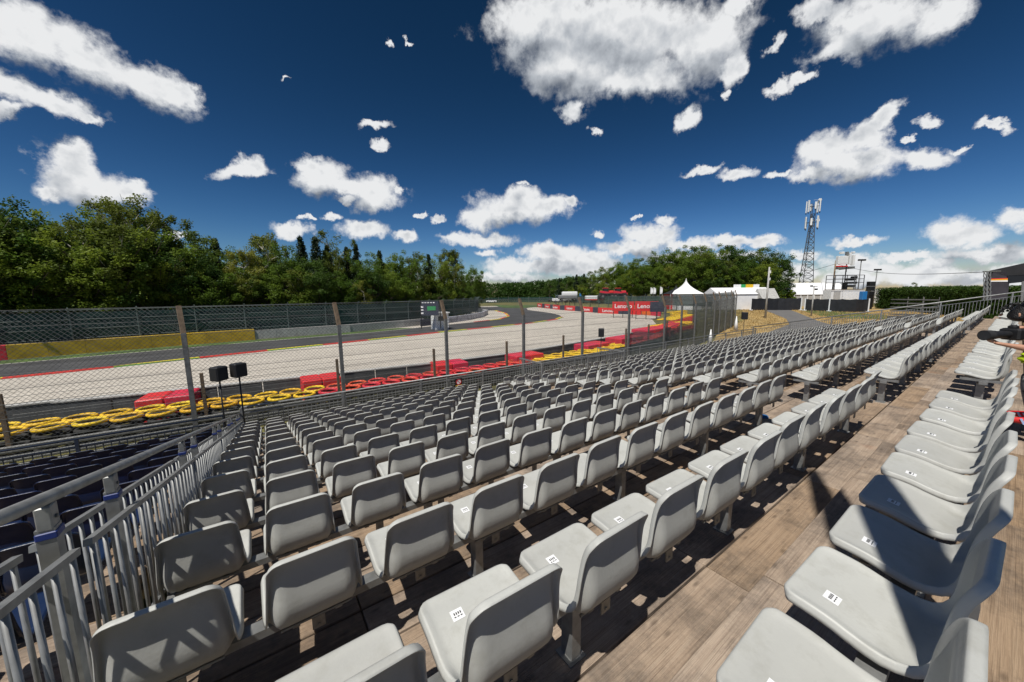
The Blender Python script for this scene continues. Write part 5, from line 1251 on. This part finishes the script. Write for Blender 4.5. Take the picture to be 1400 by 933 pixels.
for i, (px, pt, kind) in enumerate(SIL):
    ex = 3 + (i * 7 % 5) * 1.2 + (4 if kind == 'conifer' else 0); t_ = hit_line(px, 0); dn = ray(px, 410); l = math.hypot(dn.x, dn.y); t_ += ex / l
    x, y = dn.x * t_, dn.y * t_; top = EYE.z + ray(px, pt).z * t_
    tree(kind, x, y, top / 1.05, '%s, %s along the skyline of the left wood' % (CN[kind], ORD[i]), 'trees of the left wood', 1.0 if kind != 'dark' else 1.15, i % 3)
# nearer, lower row and a darker back row fill the wood
for i in range(34):
    px = -40 + i * 20.6 + random.uniform(-5, 5)
    if px > 652: break
    t_ = hit_line(px, 0); dn = ray(px, 410); l = math.hypot(dn.x, dn.y); t_ += random.uniform(1.2, 2.4) / l; x, y = dn.x * t_, dn.y * t_
    sk = [s_ for s_ in SIL if abs(s_[0] - px) < 26]; pt = (max([s_[1] for s_ in sk]) if sk else 350) + random.uniform(24, 48); kind = ('broad', 'broad', 'birch', 'dark')[i % 4]
    top = EYE.z + ray(px, min(pt, 396)).z * t_; tree(kind, x, y, top, 'low %s %s along the front edge of the left wood' % (CN[kind], ORD[i]), 'bushy trees along the front edge of the left wood', 1.35)
for i in range(40):
    px = -60 + i * 18 + random.uniform(-6, 6)
    if px > 650: break
    t_ = hit_line(px, 0); dn = ray(px, 410); l = math.hypot(dn.x, dn.y); t_ += random.uniform(11, 17) / l; x, y = dn.x * t_, dn.y * t_
    sk = [s_ for s_ in SIL if abs(s_[0] - px) < 26]; pt = (max([s_[1] for s_ in sk]) if sk else 350) + random.uniform(14, 32); kind = ('dark', 'conifer', 'broad')[i % 3]
    top = EYE.z + ray(px, min(pt, 394)).z * t_; tree(kind, x, y, top, '%s %s in the back row of the left wood' % (CN[kind], ORD[i]), 'trees in the back row of the left wood', 1.25)
# undergrowth
cl = []
for i in range(420):
    px = random.uniform(-60, 655); t_ = hit_line(px, 0); dn = ray(px, 410); l = math.hypot(dn.x, dn.y); t_ += random.uniform(.9, 14) / l; cl.append(((dn.x * t_, dn.y * t_, random.uniform(.3, 2.6)), random.uniform(.8, 1.7)))
q, f = leaf_cloud(cl, 110, .19, 77); me = bpy.data.meshes.new('undergrowth'); me.from_pydata(q.tolist(), [], f.tolist()); me.materials.append(MT['leafd']); o = link('undergrowth', me); o['kind'] = 'stuff'; tag(o, 'dense low undergrowth along the foot of the left wood', 'undergrowth')
# far wood across the back, reads as one mass
def far_band(name, lab, pts, dep, hh, n, leaf, m, seed, per=60):
    rr = random.Random(seed); cl = []
    for i in range(n):
        f = rr.random() * (len(pts) - 1); j = int(f); a, c = pts[j], pts[j + 1]; g_ = f - j; px = lerp(a[0], c[0], g_); pt = lerp(a[1], c[1], g_); D_ = lerp(a[2], c[2], g_) + rr.uniform(0, dep)
        d = ray(px, 405); top = EYE.z + ray(px, pt).z * D_; P = EYE + d * D_; tw = hh * rr.uniform(.8, 1.15); bump = top * (1 - .13 * rr.random())
        k = 7
        for q_ in range(k):
            g2 = q_ / (k - 1); z = bump * (.12 + .85 * g2); w = hh * (.32 * math.sqrt(max(.04, 1 - (max(0, g2 - .35) / .68) ** 2))); cl.append(((P.x + rr.uniform(-w, w), P.y + rr.uniform(-w, w), z), hh * .17 * (1.15 - .5 * g2)))
    q, f = leaf_cloud(cl, per, leaf, seed); me = bpy.data.meshes.new(name); me.from_pydata(q.tolist(), [], f.tolist()); me.materials.append(MT[m]); o = link(name, me); o['kind'] = 'stuff'; tag(o, lab, 'wood')
far_band('far_wood', 'distant dark green wood closing the valley behind the track', [(560, 388, 230), (640, 386, 230), (680, 388, 235), (720, 387, 230), (760, 383, 210), (800, 378, 190)], 50, 13, 230, .55, 'leafd', 5, 34)
far_band('bushes', 'low bushes growing beyond the white tents', [(1056, 398, 100), (1070, 396, 100), (1088, 398, 100)], 6, 3, 22, .22, 'leaf', 8, 60)
# right wood
RS = [(752, 383, 175, 'dark'), (765, 381, 172, 'conifer'), (776, 378, 168, 'dark'), (788, 376, 165, 'conifer'), (798, 375, 160, 'conifer'), (808, 372, 158, 'dark'), (820, 368, 150, 'broad'), (830, 366, 148, 'birch'), (842, 361, 145, 'broad'), (852, 358, 140, 'broad'), (862, 360, 138, 'broad'), (872, 355, 134, 'dark'), (884, 351, 130, 'broad'),
      (896, 350, 128, 'dark'), (908, 346, 126, 'broad'), (921, 342, 124, 'broad'), (936, 337, 122, 'broad'), (950, 339, 120, 'dark'), (964, 336, 118, 'broad'), (979, 335, 116, 'broad'), (993, 337, 114, 'dark'), (1006, 342, 112, 'dark'), (1022, 343, 110, 'dark'), (1038, 340, 108, 'dark'), (1052, 346, 107, 'dark'), (1062, 352, 106, 'dark')]
for i, (px, pt, D_, kind) in enumerate(RS):
    P = EYE + ray(px, 405) * D_; top = EYE.z + ray(px, pt).z * D_; tree(kind, P.x, P.y, top, '%s, %s along the skyline of the right wood' % (CN[kind], ORD[i]), 'trees of the right wood', 1.25, i % 3)
for i in range(30):
    px = 760 + i * 10.2 + random.uniform(-3, 3); D0 = np.interp(px, [752, 820, 884, 950, 1062], [165, 142, 122, 112, 101]); P = EYE + ray(px, 405) * D0; k0 = np.interp(px, [752, 820, 884, 950, 1062], [383, 368, 351, 339, 352]); pt = k0 + random.uniform(8, 24)
    kind = ('broad', 'dark', 'broad', 'birch')[i % 4]; tree(kind, P.x, P.y, EYE.z + ray(px, pt).z * D0, 'lower %s, %s along the front of the right wood' % (CN[kind], ORD[i]), 'trees along the front of the right wood', 1.3)
P = W(1250, 392, 95); tree('dark', P.x, P.y, P.z + 1.0, 'small round tree rising just above the hedge', None, 1.0)
P = W(1096, 392, 112); 
# hedge: clipped leafy volume, top nearly level
t = thing('hedge', 'long clipped dark green hedge running behind the far end of the grandstand', 'hedge', tuple(G(1210, 426)) + (0,))
cl = []
hp = [(1203, 396, 88), (1225, 394, 84), (1250, 394, 78), (1275, 394, 70), (1300, 394, 64), (1345, 394, 56), (1420, 390, 50), (1500, 388, 44)]
core = MB()
for (a, c) in zip(hp[:-1], hp[1:]):
    pa, pc = EYE + ray(a[0], 405) * a[2], EYE + ray(c[0], 405) * c[2]; za, zc = (EYE + ray(a[0], a[1]) * a[2]).z - .35, (EYE + ray(c[0], c[1]) * c[2]).z - .35
    sg2 = Vector((pc.x - pa.x, pc.y - pa.y, 0)).normalized(); fw_ = Vector((-sg2.y, sg2.x, 0)); fw_ = fw_ if fw_.dot(Vector((pa.x, pa.y, 0))) > 0 else -fw_
    core.add([(pa.x, pa.y, 0), (pc.x, pc.y, 0), (pc.x, pc.y, zc), (pa.x, pa.y, za), tuple(Vector((pa.x, pa.y, 0)) + fw_ * 2.5), tuple(Vector((pc.x, pc.y, 0)) + fw_ * 2.5), tuple(Vector((pc.x, pc.y, zc)) + fw_ * 2.5), tuple(Vector((pa.x, pa.y, za)) + fw_ * 2.5)], [(0, 1, 2, 3), (3, 2, 6, 7), (5, 4, 7, 6), (0, 3, 7, 4), (1, 5, 6, 2)])
    n_ = int((pc - pa).length / .55)
    for i in range(n_):
        p = pa.lerp(pc, i / n_); zt_ = lerp(za, zc, i / n_)
        for z in np.arange(.4, zt_ + .3, .6): cl.append(((p.x - fw_.x * .3 + random.uniform(-.2, .2), p.y - fw_.y * .35 + random.uniform(-.2, .2), z), .6))
        cl.append((tuple(Vector((p.x, p.y, zt_ + random.uniform(-.05, .25))) + fw_ * random.uniform(.3, 2)), .6))
core.build('branch_core', mat('dark_hedge_interior', (.012, .02, .008), .9, 0, .3, 3), t)
q, f = leaf_cloud(cl, 110, .13, 31); me = bpy.data.meshes.new('foliage'); ox = Vector(ORG[t.name]); me.from_pydata([tuple(Vector(v) - ox) for v in q.tolist()], [], f.tolist()); me.materials.append(MT['leafd']); o = link('foliage', me, t); o['kind'] = 'stuff'
# grass tufts on the dry slope
rg = np.random.default_rng(4); n = 26000; X = rg.uniform(33, 112, n) ; Y = rg.uniform(4, 48, n); keep = (Y < 15 + (X - 33) * .42)
RP = [G(1025, 417.6), G(1061, 419), G(1085, 425.5), G(1121, 440), G(1165, 452), G(1120, 475), (36, 12.5), (34, 14.5), G(1030, 462), G(1079, 444), G(1075, 436.5), G(1050, 426.5)]
ins = np.zeros(n, bool)
for (x0, y0), (x1, y1) in zip(RP, RP[1:] + RP[:1]):
    c_ = ((y0 > Y) != (y1 > Y)) & (X < (x1 - x0) * (Y - y0) / (y1 - y0 + 1e-12) + x0); ins ^= c_
keep &= ~ins; X, Y = X[keep], Y[keep]; a = rg.uniform(0, 3.14, len(X)); h = rg.uniform(.08, .30, len(X)); w = .05
vv = np.stack([np.stack([X - w * np.cos(a), Y - w * np.sin(a), np.zeros_like(X)], 1), np.stack([X + w * np.cos(a), Y + w * np.sin(a), np.zeros_like(X)], 1), np.stack([X + rg.normal(0, .06, len(X)), Y + rg.normal(0, .06, len(X)), h], 1)], 1).reshape(-1, 3)
me = bpy.data.meshes.new('dry_grass'); me.from_pydata(vv.tolist(), [], np.arange(len(vv)).reshape(-1, 3).tolist()); me.materials.append(MT['straw']); o = link('dry_grass', me); o['kind'] = 'stuff'; tag(o, 'tufts of straw-coloured dry grass on the slope by the access road', 'grass')

# ------------------------------------------------------------------ the photographer at the right edge
def skinned(name, nodes, edges, m, parent, sub=2, root=0):
    me = bpy.data.meshes.new(name); ox = Vector(ORG.get(parent.name, (0, 0, 0))) if parent else Vector((0, 0, 0))
    me.from_pydata([tuple(Vector(n[0]) - ox) for n in nodes], edges, []); o = bpy.data.objects.new(name, me); COL.objects.link(o)
    sk = o.modifiers.new('s', 'SKIN'); me.skin_vertices[0].data.foreach_set('radius', [v for n in nodes for v in ((n[1], n[1]) if isinstance(n[1], (int, float)) else n[1])])
    me.skin_vertices[0].data[root].use_root = True; ss = o.modifiers.new('b', 'SUBSURF'); ss.levels = sub; ss.render_levels = sub
    dg = bpy.context.evaluated_depsgraph_get(); nm = bpy.data.meshes.new_from_object(o.evaluated_get(dg)); bpy.data.objects.remove(o); nm.materials.clear(); nm.materials.append(m); nm.polygons.foreach_set('use_smooth', [True] * len(nm.polygons)); nm.name = name
    return link(name, nm, parent)
B0 = Vector((6.22, -.62, flo(-1)))
pr = thing('person', 'person in black leaning forward on the right edge holding a camera with a long lens', 'person', tuple(B0))
def bp_(dx, dy, dz): return (B0.x + dx, B0.y + dy, B0.z + dz)
hd = Vector(W(1391, 430, 3.62)); 
body = [(bp_(0, -.02, .50), .135), (bp_(-.01, .06, .68), .135), (bp_(-.02, .20, .84), .150), (bp_(-.03, .33, .95), .125), ((hd.x, hd.y - .14, hd.z - .10), .055), ((hd.x, hd.y - .05, hd.z - .02), .06)]
cm_ = Vector(W(1384, 457, 3.55))     # camera body centre
ln0 = Vector(W(1376, 463, 3.52)); ln1 = Vector(W(1343, 464.5, 3.50))
sL = Vector(bp_(-.20, .30, .92)); sR = Vector(bp_(.18, .30, .92)); hL = Vector(W(1369, 472, 3.50)); hR = Vector(W(1391, 450, 3.60))
eL = Vector(W(1412, 478, 3.42)); eR = Vector(W(1418, 452, 3.7))
n0 = len(body); body += [(tuple(sL), .062), (tuple(sL.lerp(eL, .6)), .048), (tuple(eL), .038), (tuple(sR), .062), (tuple(sR.lerp(eR, .6)), .046), (tuple(eR), .038)]
ed = [(0, 1), (1, 2), (2, 3), (3, 4), (4, 5), (3, 6), (6, 7), (7, 8), (3, 9), (9, 10), (10, 11)]
kn = [Vector(bp_(-.16, .50, .50)), Vector(bp_(.16, .50, .50))]; ft = [Vector(bp_(-.14, .40, .08)), Vector(bp_(.16, .42, .08))]
for s_, sx in ((0, -1), (1, 1)):
    i0 = len(body); body += [(bp_(.09 * sx, .05, .46), .088), (tuple((Vector(bp_(.1 * sx, .05, .46)) + kn[s_]) / 2), .075), (tuple(kn[s_]), .055)]; ed += [(0, i0), (i0, i0 + 1), (i0 + 1, i0 + 2)]
skinned('body', body, ed, MT['shirt'], pr)
for s_ in (0, 1):
    skinned('trouser_leg', [(tuple(kn[s_] + Vector((0, -.03, -.01))), .062), (tuple(kn[s_].lerp(ft[s_], .4)), .056), (tuple(kn[s_].lerp(ft[s_], .97)), .046)], [(0, 1), (1, 2)], mat('patterned_trousers', (.16, .16, .16), .9, 0, .9, 22) if s_ == 0 else bpy.data.materials['patterned_trousers'], pr)
    f0 = ft[s_]; sh = skinned('shoe', [(tuple(f0 + Vector((0, -.07, -.035))), .036), (tuple(f0 + Vector((0, .02, -.035))), .040), (tuple(f0 + Vector((0, .12, -.045))), .032), (tuple(f0 + Vector((0, .17, -.05))), .022)], [(0, 1), (1, 2), (2, 3)], MT['bannerred'], pr)
    b = MB()
    for q in range(3):
        for sx in (-1, 1): b.bar(f0 + Vector((.039 * sx, -.01 + q * .035, -.07)), f0 + Vector((.036 * sx, .015 + q * .035, -.015)), .006, .014)
    b.build('stripes', mat('pale_blue_stripe', (.4, .5, .72), .5) if s_ == 0 else bpy.data.materials['pale_blue_stripe'], sh)
def hand(wrist, target, elbow, up):
    d = (target - wrist).normalized(); nodes = [(tuple(elbow), .036), (tuple(elbow.lerp(wrist, .5)), .030), (tuple(wrist), (.026, .020)), (tuple(wrist + d * .045), (.036, .018)), (tuple(wrist + d * .085), (.036, .016))]
    o = skinned('forearm_and_hand', nodes, [(0, 1), (1, 2), (2, 3), (3, 4)], MT['skin'], pr)
    side = d.cross(up).normalized()
    for q in range(4):
        a = wrist + d * .082 + side * (.024 - .016 * q); l = (.062, .072, .068, .052)[q]
        skinned('finger', [(tuple(a), .0095), (tuple(a + d * l * .5 + up * .010), .009), (tuple(a + d * l * .75 + up * .030), .008), (tuple(a + d * l * .7 + up * .048), .007)], [(0, 1), (1, 2), (2, 3)], MT['skin'], o, 1)
    a = wrist + d * .02 + side * .030
    skinned('thumb', [(tuple(a), .012), (tuple(a + side * .022 + d * .025 + up * .01), .011), (tuple(a + side * .028 + d * .055 + up * .03), .009)], [(0, 1), (1, 2)], MT['skin'], o, 1)
hand(hL + Vector((.04, -.03, 0)), ln0 + (ln1 - ln0) * .25 - Vector((0, 0, .05)), eL, Vector((0, 0, 1)))
hand(hR + Vector((.03, -.03, .02)), cm_ + Vector((-.0, .02, .05)), eR, Vector((0, .3, -.95)).normalized())
head = skinned('head', [(tuple(hd + Vector((0, -.05, -.06))), .052), (tuple(hd + Vector((0, .0, 0))), (.088, .095)), (tuple(hd + Vector((-.005, .02, .05))), (.082, .088)), (tuple(hd + Vector((-.01, .05, -.055))), (.050, .05))], [(0, 1), (1, 2), (1, 3)], MT['skin'], pr, 2, 1)
b = MB(); rr = random.Random(3); 
skinned('hair', [(tuple(hd + Vector((0, -.02, .04))), (.122, .125)), (tuple(hd + Vector((-.01, .05, .075))), (.105, .10)), (tuple(hd + Vector((0, -.07, -.02))), (.095, .10)), (tuple(hd + Vector((0, -.06, .05))), (.115, .11))], [(0, 1), (0, 2), (0, 3)], MT['hair'], head, 2)
for q in range(46):
    a = rr.uniform(0, 2 * PI); e = rr.uniform(-.2, 1.3); p = hd + Vector((0, -.005, .04)) + Vector((math.cos(a) * math.cos(e) * .080, math.sin(a) * math.cos(e) * .095, math.sin(e) * .075)); dn = Vector((rr.gauss(0, .5), .5 + rr.random(), rr.gauss(0, .5) - .1)).normalized()
    b.tube(p, p + dn * rr.uniform(.015, .035), .014, 5, 0, .003)
b.build('hair_tufts', MT['hair'], head)
skinned('nose', [(tuple(hd + Vector((-.005, .085, .0))), .012), (tuple(hd + Vector((-.008, .112, -.018))), .014)], [(0, 1)], MT['skin'], head, 1)
for sx in (-1, 1):
    skinned('ear', [(tuple(hd + Vector((.088 * sx, -.005, .02))), (.010, .018)), (tuple(hd + Vector((.094 * sx, -.010, -.01))), (.009, .022)), (tuple(hd + Vector((.086 * sx, .0, -.035))), (.008, .012))], [(0, 1), (1, 2)], MT['skin'], head, 1)
    b = MB(); b.tube(hd + Vector((.035 * sx, .088, .012)), hd + Vector((.035 * sx, .096, .012)), .011, 10); b.build('eye', MT['black'], head)
b = MB(); b.bar(hd + Vector((-.025, .098, -.05)), hd + Vector((.020, .098, -.05)), .006, .006); b.build('mouth', mat('lips', (.30, .10, .08), .5), head)
# the camera
ct = thing('camera_with_long_lens', 'black camera with a fat long lens held by the person on the right', 'camera', tuple(cm_))
ld = (ln1 - ln0).normalized(); cu_ = Vector((0, 0, 1)); cs = ld.cross(cu_).normalized()
b = MB(); b.box(cm_, (.09, .15, .115), 0, (ld, cs, cu_), .015); b.box(cm_ + cu_ * .07, (.06, .06, .04), 0, (ld, cs, cu_), .012); b.build('camera_body', MT['black'], ct)
b = MB(); b.tube(cm_ + ld * .03, cm_ + ld * .12, .032, 20); b.tube(cm_ + ld * .12, cm_ + ld * .20, .038, 20); b.tube(cm_ + ld * .20, cm_ + ld * .27, .043, 20); q = b.build('lens', MT['black'], ct)
b = MB(); b.tube(cm_ + ld * .24, cm_ + ld * .315, .047, 24, 0, .050); b.build('lens_hood', MT['grille'], q)
b = MB(); b.tube(cm_ + ld * .316, cm_ + ld * .317, .042, 24); b.build('front_element', MT['glass'], q)
b = MB(); b.path([cm_ + Vector((.02, -.08, .03)), cm_ + Vector((.05, -.2, -.03)), cm_ + Vector((.06, -.32, .05))], .007, 5); b.build('strap', MT['black'], ct)
c = Vector(W(1402, 491, 4.3)); b = MB(); b.box(c, (.14, .12, .10), 0, None, .045); b.box(c + Vector((.03, 0, .05)), (.08, .08, .06), 0, None, .025); tag(b.build('neon_pouch', MT['neon'], None, True), 'bright yellow-green pouch behind the top row at the right edge', 'pouch')

# unseen shadow caster added behind the viewpoint, to throw a shadow across the walkway
t = thing('shadow_caster', 'tall dark shadow caster on a pole, added unseen behind the viewpoint', 'banner', (.42, -.62, flo(-1)))
b = MB(); b.tube((.42, -.62, flo(-1)), (.42, -.62, 10.2), .03, 8); b.build('pole', MT['black'], t, True)
b = MB(); b.tube((.42, -.60, 5.6), (.42, -.60, 8.2), .17, 12, 0, .12); b.tube((.42, -.60, 8.2), (.42, -.60, 10.1), .12, 12, 0, .05); b.build('caster_body', MT['shirt'], t, True)
